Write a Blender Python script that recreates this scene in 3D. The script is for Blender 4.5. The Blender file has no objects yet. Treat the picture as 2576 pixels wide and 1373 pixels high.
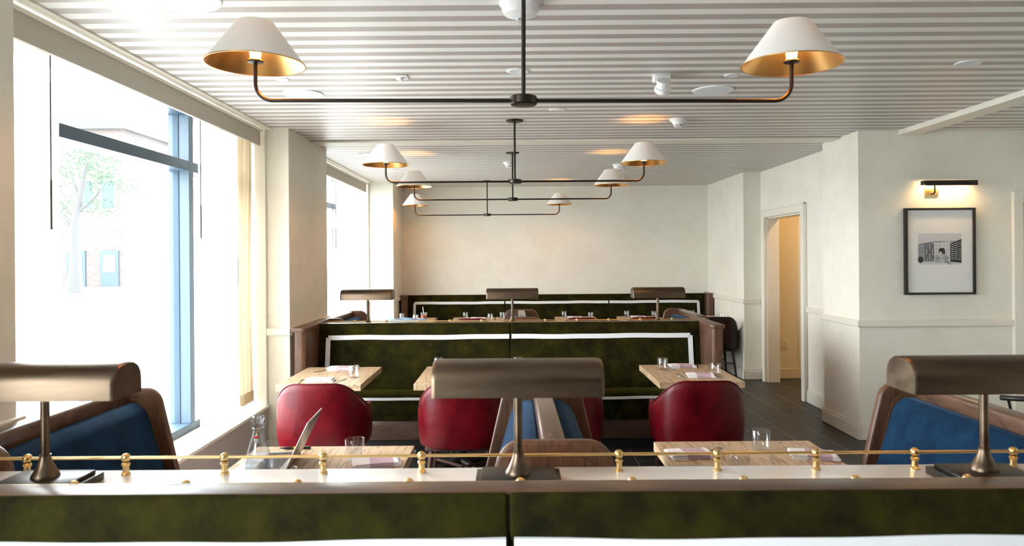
import bpy, bmesh, math, random
from mathutils import Vector, Matrix
random.seed(7)
sc = bpy.context.scene
COL = sc.collection
PI = math.pi

# ------------------------------------------------------------------ camera
cam_d = bpy.data.cameras.new('camera'); cam = bpy.data.objects.new('camera', cam_d); COL.objects.link(cam)
cam_d.sensor_width = 36.0
cam_d.lens = 1835.0 / 2576.0 * 36.0
cam_d.shift_y = -41.5 / 2576.0
cam_d.clip_start = 0.05; cam_d.clip_end = 300
cam.matrix_world = Matrix.Translation((0, 0, 1.654)) @ Matrix.Rotation(PI/2, 4, 'X') @ Matrix.Rotation(-0.0075, 4, 'Z')
cam_d.dof.use_dof = True; cam_d.dof.focus_distance = 5.6; cam_d.dof.aperture_fstop = 4.5
sc.camera = cam

# ------------------------------------------------------------------ sky and exposure
w = bpy.data.worlds.new('sky'); sc.world = w; w.use_nodes = True
bg = w.node_tree.nodes['Background']
bg.inputs[0].default_value = (0.955, 0.985, 1.0, 1); bg.inputs[1].default_value = 13.0
sc.view_settings.view_transform = 'Standard'; sc.view_settings.look = 'None'
sc.view_settings.gamma = 1.0; sc.view_settings.use_curve_mapping = False
sc.view_settings.exposure = 0.82

WINDOWS = [(-1.30, 1.45), (2.76, 6.156), (7.42, 10.57)]      # openings in the street wall, along y; the first is unseen, added for light
for k, (y0, y1) in enumerate(WINDOWS):
    ld = bpy.data.lights.new('window_portal', 'AREA'); ld.shape = 'RECTANGLE'; ld.size = 2.3; ld.size_y = y1 - y0
    ld.cycles.is_portal = True
    lo = bpy.data.objects.new('window_portal', ld); COL.objects.link(lo)
    lo.location = (-2.50, (y0 + y1) / 2, 1.56); lo.rotation_euler = (0, -PI/2, 0)

# ------------------------------------------------------------------ materials
def new_mat(name):
    m = bpy.data.materials.new(name); m.use_nodes = True
    nt = m.node_tree; b = nt.nodes['Principled BSDF']
    return m, nt, b
def setp(b, **kw):
    names = {'rough': 'Roughness', 'metal': 'Metallic', 'spec': 'Specular IOR Level', 'sheen': 'Sheen Weight', 'sheenr': 'Sheen Roughness',
             'coat': 'Coat Weight', 'coatr': 'Coat Roughness', 'aniso': 'Anisotropic'}
    for k, v in kw.items():
        if k == 'col': b.inputs['Base Color'].default_value = (*v, 1)
        elif k == 'sheent': b.inputs['Sheen Tint'].default_value = (*v, 1)
        else: b.inputs[names[k]].default_value = v
def plain(name, col, rough=0.5, metal=0.0, **kw):
    m, nt, b = new_mat(name); setp(b, col=col, rough=rough, metal=metal, **kw); return m
def N(nt, t, **kw):
    n = nt.nodes.new(t)
    for k, v in kw.items(): setattr(n, k, v)
    return n
def L(nt, a, b): nt.links.new(a, b)
def ramp(nt, fac, stops):
    r = N(nt, 'ShaderNodeValToRGB'); el = r.color_ramp.elements
    while len(el) < len(stops): el.new(0.5)
    for e, (p, c) in zip(el, stops): e.position = p; e.color = (*c, 1)
    L(nt, fac, r.inputs[0]); return r.outputs[0]
def math_(nt, op, a, b=None, c=None):
    n = N(nt, 'ShaderNodeMath', operation=op)
    for i, v in enumerate((a, b, c)):
        if v is None: continue
        if isinstance(v, (int, float)): n.inputs[i].default_value = v
        else: L(nt, v, n.inputs[i])
    return n.outputs[0]
def coords(nt, scale=(1, 1, 1), rot=(0, 0, 0), rnd=False):
    tc = N(nt, 'ShaderNodeTexCoord'); mp = N(nt, 'ShaderNodeMapping')
    mp.inputs['Scale'].default_value = scale; mp.inputs['Rotation'].default_value = rot
    v = tc.outputs['Object']
    if rnd:
        oi = N(nt, 'ShaderNodeObjectInfo'); add = N(nt, 'ShaderNodeVectorMath', operation='ADD')
        sclv = N(nt, 'ShaderNodeVectorMath', operation='SCALE'); cmb = N(nt, 'ShaderNodeCombineXYZ')
        for i in range(3): L(nt, oi.outputs['Random'], cmb.inputs[i])
        L(nt, cmb.outputs[0], sclv.inputs[0]); sclv.inputs['Scale'].default_value = 37.0
        L(nt, v, add.inputs[0]); L(nt, sclv.outputs[0], add.inputs[1]); v = add.outputs[0]
    L(nt, v, mp.inputs[0]); return mp.outputs[0]
def noise(nt, vec, scale, detail=4, rough=0.55):
    n = N(nt, 'ShaderNodeTexNoise'); n.inputs['Scale'].default_value = scale
    n.inputs['Detail'].default_value = detail; n.inputs['Roughness'].default_value = rough
    L(nt, vec, n.inputs['Vector']); return n.outputs['Fac']
def bump(nt, b, h, strength=0.3, dist=0.01):
    n = N(nt, 'ShaderNodeBump'); n.inputs['Strength'].default_value = strength; n.inputs['Distance'].default_value = dist
    L(nt, h, n.inputs['Height']); L(nt, n.outputs[0], b.inputs['Normal'])

def mk_plaster():
    m, nt, b = new_mat('trowelled_plaster'); v = coords(nt)
    n1 = noise(nt, v, 2.2, 8, 0.7); n2 = noise(nt, v, 9, 6, 0.65)
    c = ramp(nt, n1, [(0.3, (0.775, 0.735, 0.63)), (0.55, (0.83, 0.80, 0.705)), (0.75, (0.86, 0.83, 0.745))])
    L(nt, c, b.inputs['Base Color']); setp(b, rough=0.75, spec=0.3)
    hp = ramp(nt, n2, [(0.42, (0, 0, 0)), (0.50, (1, 1, 1)), (0.58, (0.6, 0.6, 0.6))])
    bump(nt, b, hp, 0.22, 0.004); return m
def mk_ceiling():
    m, nt, b = new_mat('striped_ceiling_paper'); tc = N(nt, 'ShaderNodeTexCoord'); sp = N(nt, 'ShaderNodeSeparateXYZ')
    L(nt, tc.outputs['Object'], sp.inputs[0])
    x, y = sp.outputs['X'], sp.outputs['Y']
    zig = math_(nt, 'PINGPONG', math_(nt, 'MULTIPLY', x, 2/0.0072), 1.0)          # pinked stripe edges
    zig = math_(nt, 'MULTIPLY', math_(nt, 'SUBTRACT', zig, 0.5), 0.0085)
    t = math_(nt, 'FRACT', math_(nt, 'DIVIDE', math_(nt, 'ADD', math_(nt, 'ADD', y, 10.005), zig), 0.1433))
    s = math_(nt, 'LESS_THAN', t, 0.5)
    mx = N(nt, 'ShaderNodeMix', data_type='RGBA'); L(nt, s, mx.inputs['Factor'])
    mx.inputs['A'].default_value = (0.76, 0.745, 0.725, 1); mx.inputs['B'].default_value = (0.40, 0.355, 0.325, 1)
    L(nt, mx.outputs['Result'], b.inputs['Base Color']); setp(b, rough=0.42, spec=0.45)
    return m
def mk_tile():
    m, nt, b = new_mat('slate_floor_tile'); v = coords(nt, (1, 1, 1), rnd=True)
    n = noise(nt, v, 5, 8, 0.7); vs = coords(nt, (30, 3, 3), rnd=True); n2 = noise(nt, vs, 2.0, 5, 0.6)
    f = math_(nt, 'ADD', math_(nt, 'MULTIPLY', n, 0.6), math_(nt, 'MULTIPLY', n2, 0.4))
    c = ramp(nt, f, [(0.3, (0.018, 0.017, 0.016)), (0.7, (0.05, 0.046, 0.042))])
    L(nt, c, b.inputs['Base Color']); setp(b, rough=0.45, spec=0.4); bump(nt, b, f, 0.15, 0.003); return m
def mk_velvet(name, dark, light, sheent, sheen=0.55):
    m, nt, b = new_mat(name); v = coords(nt)
    n = noise(nt, v, 7.5, 7, 0.70); n2 = noise(nt, v, 240, 2, 0.5)
    c = ramp(nt, n, [(0.34, dark), (0.50, tuple(a*0.6+b_*0.4 for a, b_ in zip(dark, light))), (0.72, light)])
    L(nt, c, b.inputs['Base Color']); setp(b, rough=0.9, spec=0.12, sheen=sheen, sheenr=0.32, sheent=sheent)
    bump(nt, b, n2, 0.25, 0.002); return m
def mk_wood(name, dark, light, axis='Y', scale=1.0, rough=0.35, contrast=1.0, coat=0.0):
    m, nt, b = new_mat(name)
    sc3 = {'X': (0.9, 9, 9), 'Y': (9, 0.9, 3), 'Z': (9, 9, 0.9)}[axis]
    v = coords(nt, tuple(s*scale for s in sc3), rnd=True)
    n = noise(nt, v, 1.6, 3, 0.5)
    wv = math_(nt, 'FRACT', math_(nt, 'MULTIPLY', n, 9.0))
    wv = math_(nt, 'POWER', math_(nt, 'ABSOLUTE', math_(nt, 'SUBTRACT', math_(nt, 'MULTIPLY', wv, 2.0), 1.0)), 3.0)
    fine = noise(nt, coords(nt, tuple(s*scale*7 for s in sc3), rnd=True), 2.0, 3, 0.6)
    f = math_(nt, 'ADD', math_(nt, 'MULTIPLY', wv, 0.45*contrast), math_(nt, 'MULTIPLY', fine, 0.55))
    c = ramp(nt, f, [(0.18, light), (0.8, dark)])
    L(nt, c, b.inputs['Base Color']); setp(b, rough=rough, spec=0.4, coat=coat, coatr=0.25); bump(nt, b, f, 0.06, 0.002); return m
def mk_leather(name, dark, light):
    m, nt, b = new_mat(name); v = coords(nt, rnd=True)
    n = noise(nt, v, 7, 6, 0.7); n2 = noise(nt, v, 130, 3, 0.6)
    L(nt, ramp(nt, n, [(0.3, dark), (0.7, light)]), b.inputs['Base Color'])
    r = ramp(nt, n, [(0.3, (0.28,)*3), (0.7, (0.40,)*3)]); L(nt, r, b.inputs['Roughness'])
    setp(b, spec=0.24); bump(nt, b, n2, 0.10, 0.001); return m
def mk_metal(name, col, rough, var=0.0, col2=None, scale=(1, 1, 1), ns=6):
    m, nt, b = new_mat(name); setp(b, col=col, rough=rough, metal=1.0)
    if col2:
        n = noise(nt, coords(nt, scale), ns, 5, 0.6); L(nt, ramp(nt, n, [(0.32, col), (0.68, col2)]), b.inputs['Base Color'])
        L(nt, ramp(nt, n, [(0.3, (rough,)*3), (0.7, (rough + var,)*3)]), b.inputs['Roughness'])
    return m
def mk_glass(name, tint=(1, 1, 1), base=0.05, edge=0.75, rough=0.02):
    m = bpy.data.materials.new(name); m.use_nodes = True; nt = m.node_tree; nt.nodes.clear()
    out = N(nt, 'ShaderNodeOutputMaterial'); mix = N(nt, 'ShaderNodeMixShader'); tr = N(nt, 'ShaderNodeBsdfTransparent'); gl = N(nt, 'ShaderNodeBsdfGlossy')
    tr.inputs[0].default_value = (*tint, 1); gl.inputs['Roughness'].default_value = rough
    lw = N(nt, 'ShaderNodeLayerWeight'); lw.inputs['Blend'].default_value = 0.25
    f = math_(nt, 'ADD', math_(nt, 'MULTIPLY', math_(nt, 'POWER', lw.outputs['Facing'], 3.0), edge), base)
    L(nt, f, mix.inputs[0]); L(nt, tr.outputs[0], mix.inputs[1]); L(nt, gl.outputs[0], mix.inputs[2]); L(nt, mix.outputs[0], out.inputs[0]); return m
def mk_fabric(name, col, see=0.0, trans=0.5):
    m = bpy.data.materials.new(name); m.use_nodes = True; nt = m.node_tree; nt.nodes.clear()
    out = N(nt, 'ShaderNodeOutputMaterial'); d = N(nt, 'ShaderNodeBsdfDiffuse'); t = N(nt, 'ShaderNodeBsdfTranslucent'); a = N(nt, 'ShaderNodeMixShader')
    d.inputs[0].default_value = (*col, 1); t.inputs[0].default_value = (*col, 1); a.inputs[0].default_value = trans
    L(nt, d.outputs[0], a.inputs[1]); L(nt, t.outputs[0], a.inputs[2]); o = a.outputs[0]
    if see:
        p = N(nt, 'ShaderNodeBsdfTransparent'); x = N(nt, 'ShaderNodeMixShader'); x.inputs[0].default_value = see
        L(nt, o, x.inputs[1]); L(nt, p.outputs[0], x.inputs[2]); o = x.outputs[0]
    L(nt, o, out.inputs[0]); return m
def mk_emit(name, col, strength):
    m, nt, b = new_mat(name); setp(b, col=col)
    b.inputs['Emission Color'].default_value = (*col, 1); b.inputs['Emission Strength'].default_value = strength; return m
def mk_napkin():
    m, nt, b = new_mat('striped_linen'); tc = N(nt, 'ShaderNodeTexCoord'); sp = N(nt, 'ShaderNodeSeparateXYZ'); L(nt, tc.outputs['Object'], sp.inputs[0])
    t = math_(nt, 'FRACT', math_(nt, 'ADD', math_(nt, 'MULTIPLY', sp.outputs['X'], 5.4), 0.62))
    fine = math_(nt, 'PINGPONG', math_(nt, 'MULTIPLY', sp.outputs['X'], 420.0), 1.0)
    s = math_(nt, 'MULTIPLY', math_(nt, 'GREATER_THAN', t, 0.45), math_(nt, 'ADD', math_(nt, 'MULTIPLY', fine, 0.45), 0.55))
    c = ramp(nt, s, [(0.0, (0.86, 0.83, 0.84)), (1.0, (0.50, 0.31, 0.39))]); L(nt, c, b.inputs['Base Color']); setp(b, rough=0.9, spec=0.1)
    bump(nt, b, noise(nt, coords(nt), 300, 2), 0.2, 0.001); return m
def mk_brick():
    m, nt, b = new_mat('far_brickwork'); br = N(nt, 'ShaderNodeTexBrick'); v = coords(nt, rot=(PI/2, 0, 0)); L(nt, v, br.inputs['Vector'])
    br.inputs['Color1'].default_value = (0.052, 0.040, 0.036, 1); br.inputs['Color2'].default_value = (0.070, 0.056, 0.050, 1); br.inputs['Mortar'].default_value = (0.10, 0.09, 0.085, 1)
    br.inputs['Scale'].default_value = 1.0; br.inputs['Brick Width'].default_value = 0.34; br.inputs['Row Height'].default_value = 0.11; br.inputs['Mortar Size'].default_value = 0.014
    L(nt, br.outputs[0], b.inputs['Base Color']); setp(b, rough=0.9); return m

M = {}
M['plaster'] = mk_plaster()
M['paint'] = plain('cream_trim_paint', (0.80, 0.755, 0.66), 0.45)
M['valance'] = plain('taupe_valance_paint', (0.50, 0.46, 0.39), 0.6)
M['ceil'] = mk_ceiling()
M['tile'] = mk_tile()
M['grout'] = plain('pale_grout', (0.52, 0.49, 0.44), 0.9)
M['green'] = mk_velvet('olive_velvet', (0.0050, 0.0041, 0.0005), (0.031, 0.0265, 0.0013), (0.66, 0.62, 0.06), 0.11)
M['blue'] = mk_velvet('blue_velvet', (0.002, 0.014, 0.040), (0.007, 0.038, 0.088), (0.30, 0.52, 0.80), 0.14)
M['ribbon'] = plain('white_grosgrain_ribbon', (0.78, 0.80, 0.82), 0.8)
M['walnut'] = mk_wood('walnut', (0.032, 0.014, 0.008), (0.135, 0.064, 0.034), 'Z', 1.0, 0.38, 0.7)
M['walnutx'] = mk_wood('walnut_lengthwise', (0.030, 0.015, 0.010), (0.090, 0.047, 0.031), 'X', 1.0, 0.30, 0.6)
M['walnuty'] = mk_wood('walnut_rail', (0.045, 0.023, 0.014), (0.12, 0.064, 0.040), 'Y', 1.0, 0.26, 0.6, 0.2)
M['oak'] = mk_wood('oak_plank', (0.27, 0.160, 0.078), (0.60, 0.44, 0.275), 'Y', 0.8, 0.42, 1.0)
M['quartz'] = plain('white_stone_ledge', (0.80, 0.79, 0.78), 0.22, spec=0.6)
M['brass'] = mk_metal('polished_brass', (0.72, 0.52, 0.23), 0.30)
M['gold'] = mk_metal('brushed_gold_lining', (0.72, 0.45, 0.17), 0.28)
M['bronze'] = mk_metal('patinated_bronze', (0.085, 0.060, 0.042), 0.30, 0.12, (0.20, 0.145, 0.098), (0.8, 3, 6), 2.0)
M['lampblack'] = plain('black_painted_metal', (0.018, 0.017, 0.016), 0.38, 0.6)
M['rod'] = mk_metal('dark_bronze_tube', (0.050, 0.042, 0.036), 0.36)
M['shade'] = plain('white_lamp_shade', (0.85, 0.84, 0.82), 0.55)
M['bulb'] = mk_emit('warm_bulb', (1.0, 0.47, 0.09), 110.0)
M['strip'] = mk_emit('warm_lamp_strip', (1.0, 0.55, 0.20), 9.0)
M['leather'] = mk_leather('oxblood_leather', (0.050, 0.0005, 0.0022), (0.135, 0.0014, 0.0065))
M['leatherdark'] = mk_leather('near_black_leather', (0.006, 0.0015, 0.0025), (0.014, 0.003, 0.005))
M['chairwood'] = mk_wood('dark_red_wood', (0.03, 0.012, 0.009), (0.10, 0.042, 0.032), 'Z', 1.0, 0.35, 0.6)
M['blackwood'] = mk_wood('black_stained_wood', (0.006, 0.005, 0.005), (0.022, 0.017, 0.015), 'Z', 1.0, 0.4, 0.5)
M['glass'] = mk_glass('clear_tumbler_glass', (0.985, 0.99, 1.0), 0.09, 0.9)
M['bglass'] = mk_glass('clear_bottle_glass', (0.97, 0.985, 1.0), 0.15, 1.0)
M['picglass'] = mk_glass('picture_glazing', (1, 1, 1), 0.012, 0.10)
M['pane'] = mk_glass('window_pane', (0.96, 0.985, 1.0), 0.03, 0.35)
M['water'] = mk_glass('water', (0.95, 0.97, 0.99), 0.14, 0.6)
M['alu'] = plain('blue_grey_aluminium', (0.055, 0.092, 0.13), 0.45, 0.0)
M['gasket'] = plain('dark_gasket', (0.02, 0.05, 0.08), 0.6)
M['sheer'] = mk_fabric('white_sheer', (0.62, 0.59, 0.54), 0.35, 0.5)
M['cream'] = mk_fabric('cream_linen_curtain', (0.56, 0.46, 0.32), 0.02, 0.40)
M['napkin'] = mk_napkin()
M['steel'] = mk_metal('stainless_steel', (0.55, 0.55, 0.56), 0.22)
M['alu2'] = mk_metal('laptop_aluminium', (0.55, 0.55, 0.57), 0.38)
M['black'] = plain('black_plastic', (0.012, 0.012, 0.013), 0.4)
M['yellow'] = plain('yellow_plastic', (0.75, 0.48, 0.03), 0.4)
M['white'] = plain('white_plastic', (0.80, 0.80, 0.80), 0.45)
M['grille'] = plain('white_grille', (0.70, 0.71, 0.73), 0.7)
M['red'] = plain('red_print', (0.6, 0.03, 0.03), 0.6)
M['frameblack'] = mk_wood('black_frame_wood', (0.010, 0.008, 0.008), (0.028, 0.022, 0.021), 'Z', 2.0, 0.4, 0.5)
M['matboard'] = plain('white_mat_board', (0.80, 0.79, 0.77), 0.9)
M['tea'] = plain('iced_tea', (0.42, 0.075, 0.010), 0.25)
M['cup'] = mk_glass('clear_plastic_cup', (0.93, 0.92, 0.90), 0.10, 0.6, 0.1)
M['denim'] = mk_velvet('blue_denim', (0.14, 0.22, 0.30), (0.26, 0.38, 0.48), (0.8, 0.9, 1.0), 0.2)
M['brick'] = mk_brick()
M['bark'] = plain('grey_bark', (0.045, 0.044, 0.043), 0.9)
M['leaf'] = plain('green_leaf', (0.026, 0.055, 0.026), 0.7)
M['paving'] = plain('pale_paving', (0.45, 0.45, 0.44), 0.9)
M['bluepaint'] = plain('blue_door_paint', (0.018, 0.034, 0.055), 0.6)
M['stone'] = plain('pale_stone', (0.35, 0.34, 0.33), 0.9)
M['sill_shade'] = plain('taupe_sill_shade', (0.40, 0.355, 0.335), 0.5)  # taupe carries the shade of the wall below the sill
M['dark_back'] = mk_wood('dark_unseen_wall', (0.02, 0.011, 0.007), (0.06, 0.032, 0.02), 'Z', 1.0, 0.5, 0.6)  # only for the added wall behind the camera
M['hall'] = plain('warm_hall_paint', (0.74, 0.64, 0.47), 0.7)

# ------------------------------------------------------------------ mesh helpers
def box(bm, x0, x1, y0, y1, z0, z1, bev=0.0, seg=2):
    r = bmesh.ops.create_cube(bm, size=1.0); vs = r['verts']
    for v in vs:
        v.co.x = x0 if v.co.x < 0 else x1; v.co.y = y0 if v.co.y < 0 else y1; v.co.z = z0 if v.co.z < 0 else z1
    if bev > 0:
        es = list({e for v in vs for e in v.link_edges}); bmesh.ops.bevel(bm, geom=es, offset=bev, segments=seg, profile=0.5, affect='EDGES')
    return bm
def B(*a, **k): return box(bmesh.new(), *a, **k)
def lathe(bm, prof, c=(0, 0, 0), seg=32, capb=False, capt=False):
    rings = []
    for r, z in prof:
        rings.append([bm.verts.new((c[0] + r*math.cos(2*PI*i/seg), c[1] + r*math.sin(2*PI*i/seg), c[2] + z)) for i in range(seg)])
    for a, b_ in zip(rings, rings[1:]):
        for i in range(seg): bm.faces.new((a[i], a[(i+1) % seg], b_[(i+1) % seg], b_[i]))
    if capb: bm.faces.new(list(reversed(rings[0])))
    if capt: bm.faces.new(rings[-1])
    return bm
def LA(*a, **k): return lathe(bmesh.new(), *a, **k)
def tube(bm, pts, r, seg=10, cap=True):
    pts = [Vector(p) for p in pts]; rs = r if isinstance(r, (list, tuple)) else [r]*len(pts)
    t0 = (pts[1] - pts[0]).normalized(); up = Vector((0, 0, 1)) if abs(t0.z) < 0.9 else Vector((1, 0, 0))
    nrm = t0.cross(up).normalized(); rings = []
    for i, p in enumerate(pts):
        t = (pts[min(i+1, len(pts)-1)] - pts[max(i-1, 0)]).normalized()
        nrm = (nrm - t*nrm.dot(t)).normalized(); bn = t.cross(nrm)
        rings.append([bm.verts.new(p + (nrm*math.cos(2*PI*k/seg) + bn*math.sin(2*PI*k/seg))*rs[i]) for k in range(seg)])
    for a, b_ in zip(rings, rings[1:]):
        for k in range(seg): bm.faces.new((a[k], a[(k+1) % seg], b_[(k+1) % seg], b_[k]))
    if cap: bm.faces.new(list(reversed(rings[0]))); bm.faces.new(rings[-1])
    return bm
def TU(*a, **k): return tube(bmesh.new(), *a, **k)
def prism(bm, poly, d0, d1, plane='XZ', bev=0.0, seg=2):
    """poly in the given plane, extruded between d0 and d1 along the third axis"""
    def P(a, b_, d): return {'XZ': (a, d, b_), 'XY': (a, b_, d), 'YZ': (d, a, b_)}[plane]
    lo = [bm.verts.new(P(a, b_, d0)) for a, b_ in poly]; hi = [bm.verts.new(P(a, b_, d1)) for a, b_ in poly]
    n = len(poly); f0 = bm.faces.new(lo); f1 = bm.faces.new(list(reversed(hi)))
    for i in range(n): bm.faces.new((lo[i], hi[i], hi[(i+1) % n], lo[(i+1) % n]))
    bmesh.ops.recalc_face_normals(bm, faces=bm.faces)
    if bev > 0: bmesh.ops.bevel(bm, geom=list(f0.edges) + list(f1.edges), offset=bev, segments=seg, profile=0.5, affect='EDGES')
    return bm
def PR(*a, **k): return prism(bmesh.new(), *a, **k)
def sphere(bm, c, r, seg=14, rings=8, sz=1.0):
    pr = [(max(r*math.sin(PI*i/rings), 1e-5), -r*sz*math.cos(PI*i/rings)) for i in range(rings+1)]
    return lathe(bm, pr, c, seg)
def rounded(poly, rads, n=6):
    out = []; m = len(poly)
    for i in range(m):
        p = Vector(poly[i]); r = rads[i]
        if r <= 0: out.append(tuple(p)); continue
        a = (Vector(poly[i-1]) - p); b_ = (Vector(poly[(i+1) % m]) - p)
        an = a.normalized(); bn = b_.normalized(); ang = an.angle(bn); d = r / math.tan(ang/2)
        d = min(d, a.length*0.49, b_.length*0.49); rr = d*math.tan(ang/2); bis = (an + bn).normalized(); c = p + bis*(rr/math.sin(ang/2))
        s = p + an*d - c; e = p + bn*d - c; a0 = math.atan2(s.y, s.x); a1 = math.atan2(e.y, e.x); da = (a1 - a0 + PI) % (2*PI) - PI
        for k in range(n+1): out.append((c.x + rr*math.cos(a0 + da*k/n), c.y + rr*math.sin(a0 + da*k/n)))
    return out
def grid(bm, f, nu, nv):
    vs = [[bm.verts.new(f(i/nu, j/nv)) for j in range(nv+1)] for i in range(nu+1)]
    for i in range(nu):
        for j in range(nv): bm.faces.new((vs[i][j], vs[i+1][j], vs[i+1][j+1], vs[i][j+1]))
    return bm
def obj(name, bm, mat, parent=None, smooth=True, loc=None):
    if isinstance(bm, bmesh.types.BMesh):
        bmesh.ops.recalc_face_normals(bm, faces=bm.faces)
        me = bpy.data.meshes.new(name); bm.to_mesh(me); bm.free()
        for m_ in (mat if isinstance(mat, list) else [mat]): me.materials.append(M[m_])
        if smooth:
            for p in me.polygons: p.use_smooth = True
            me.set_sharp_from_angle(angle=math.radians(38))
    else: me = bm
    o = bpy.data.objects.new(name, me); COL.objects.link(o)
    if parent: o.parent = parent
    if loc is not None: o.location = loc
    return o
def tag(o, label, cat, group=None):
    o['label'] = label; o['category'] = cat
    if group: o['group'] = group
    return o
def thing(name, label, cat, loc=(0, 0, 0), rz=0.0, group=None):
    o = bpy.data.objects.new(name, None); COL.objects.link(o); o.empty_display_size = 0.1
    o.location = loc; o.rotation_euler = (0, 0, rz); return tag(o, label, cat, group)
def struct(name, bm, mat, parent=None, label=None, smooth=False):
    o = obj(name, bm, mat, parent, smooth)
    if parent is None: o['kind'] = 'structure'
    if label: o['label'] = label
    return o
def copy_tree(o, parent=None):
    c = o.copy(); COL.objects.link(c); c.parent = parent
    for ch in list(o.children): copy_tree(ch, c)
    return c
def dup(root, loc, rz=None, label=None, group=None):
    c = copy_tree(root); c.location = loc
    if rz is not None: c.rotation_euler = (0, 0, rz)
    if label: c['label'] = label
    if group: c['group'] = group
    return c
# ------------------------------------------------------------------ the room
H = 2.75
X0, X1, Y0, Y1 = -2.60, 5.00, -3.20, 11.45
CR0, CR1 = 1.005, 1.065                                  # chair rail
floor = struct('floor', B(X0, X1, Y0, Y1 + 0.2, -0.12, -0.0016), 'grout', label='dark slate tile floor with thin pale joints')
tile_me = None
TW, TL, GAP = 0.3048, 0.9144, 0.0055
for i in range(-6, 12):
    off = ((i * 7) % 3) * TL/3
    for j in range(1, 13):
        x = 2.822 + (i - 6)*TW; y = -0.36 + off + j*TL - 0.18
        if x < -2.2 or x > 4.6 or y < 1.9 or y > 10.7: continue
        if x > 3.9 and y > 5.8: continue
        if tile_me is None:
            o = obj('floor_tile', B(GAP/2, TW - GAP/2, GAP/2, TL - GAP/2, -0.012, 0.0, bev=0.0012, seg=1), 'tile', floor, False, (x, y, 0)); tile_me = o.data
        else: obj('floor_tile', tile_me, None, floor, False, (x, y, 0))
ceiling = struct('ceiling', B(X0, X1, Y0, Y1 + 0.2, H, H + 0.15), 'ceil', label='taupe and white striped ceiling with pinked stripe edges')
struct('trim_1', B(-1.88, 3.32, 6.83, 7.03, H - 0.018, H, bev=0.004), 'paint', label='flat cream batten across the striped ceiling')
struct('trim_2', B(3.44, 3.62, Y0, 6.488, H - 0.045, H, bev=0.004), 'paint', label='white ceiling batten running to the picture wall')

def wallbox(name, *boxes, mat='plaster', label=None):
    bm = bmesh.new()
    for b_ in boxes: box(bm, *b_)
    return struct(name, bm, mat, label=label)
# street wall: piers, sill walls and the wall over the windows
wl = wallbox('wall_left', (-2.60, -1.88, 1.45, 2.76, 0, H), (-2.60, -1.88, Y0, -1.30, 0, H), (-2.60, -2.07, -1.30, 1.45, 0, 0.40), (-2.60, -2.34, -1.30, 1.45, 2.735, H), (-2.60, -1.88, 6.156, 7.42, 0, H), (-2.60, -1.72, 10.57, Y1, 0, H),
             (-2.60, -2.07, 2.76, 6.156, 0, 0.40), (-2.60, -2.07, 7.42, 10.57, 0, 0.40),
             (-2.60, -2.34, 2.76, 6.156, 2.735, H), (-2.60, -2.34, 7.42, 10.57, 2.735, H),
             label='cream plaster street wall with deep window piers')
wallbox('wall_far', (-2.60, 3.075, Y1, Y1 + 0.2, 0, H), label='cream trowelled plaster wall above the far banquette')
wallbox('wall_right', (3.075, 3.45, 9.68, Y1 + 0.2, 0, H), (3.305, 3.45, 9.46, 9.68, 0, H), (3.305, 3.45, 7.23, 8.26, 0, H), (3.305, 3.45, 8.26, 9.46, 2.134, H),
        (3.085, 4.47, 6.488, 7.23, 0, H), (4.47, 5.0, 6.62, 7.23, 0, H), (4.47, 5.0, 6.488, 6.62, 2.16, H), (4.85, 5.0, Y0, 7.23, 0, H), label='cream plaster wall with doorway and picture wall')
wallbox('wall_back', (X0, X1, Y0 - 0.15, Y0, 0, H), mat='dark_back', label='unseen dark wall added behind the camera to cut bounce light')  # added out of view, dark so less light bounces onto camera-facing sides
wallbox('wall_hall', (3.45, 3.84, 9.76, 9.95, 0, H), (3.84, 5.0, 9.90, 10.0, 0, H), (4.62, 4.77, 7.23, 9.90, 0, H), mat='hall', label='warm lit hall wall beyond the doorway')
# hall door casing seen through the doorway
hd = struct('door_2', B(3.90, 4.60, 9.86, 9.90, 0, 2.10, bev=0.004), 'paint', label='cream panel door in the hall')
struct('door_casing', B(3.825, 3.90, 9.75, 9.90, 0, 2.18, bev=0.006), 'paint', hd)
# doorway casing
dc = struct('door_1', B(3.262, 3.305, 8.17, 8.26, 0, 2.225, bev=0.006), 'paint', label='cream cased doorway opening to the warm hall')
struct('door_casing', B(3.262, 3.305, 9.46, 9.55, 0, 2.225, bev=0.006), 'paint', dc)
struct('door_casing', B(3.262, 3.305, 8.26, 9.46, 2.134, 2.225, bev=0.006), 'paint', dc)
struct('casing_bead', B(3.250, 3.266, 8.15, 9.57, 2.215, 2.238, bev=0.003), 'paint', dc)
struct('door_jamb', B(3.305, 3.46, 9.442, 9.462, 0, 2.134), 'paint', dc)
struct('door_jamb', B(3.305, 3.46, 8.258, 8.278, 0, 2.134), 'paint', dc)
struct('door_jamb', B(3.305, 3.46, 8.26, 9.46, 2.116, 2.136), 'paint', dc)
# door at the right edge of the picture wall
dr = struct('door_3', B(4.53, 5.0, 6.54, 6.60, 0, 2.10, bev=0.004), 'paint', label='cream panelled door beside the picture wall')
struct('door_casing', B(4.445, 4.53, 6.455, 6.56, 0, 2.20, bev=0.006), 'paint', dr)
struct('door_casing', B(4.53, 5.0, 6.455, 6.50, 2.10, 2.20, bev=0.006), 'paint', dr)
struct('door_panel', B(4.62, 4.95, 6.528, 6.545, 1.15, 2.0, bev=0.008), 'paint', dr)
struct('door_panel', B(4.62, 4.95, 6.528, 6.545, 0.2, 1.0, bev=0.008), 'paint', dr)
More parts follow.
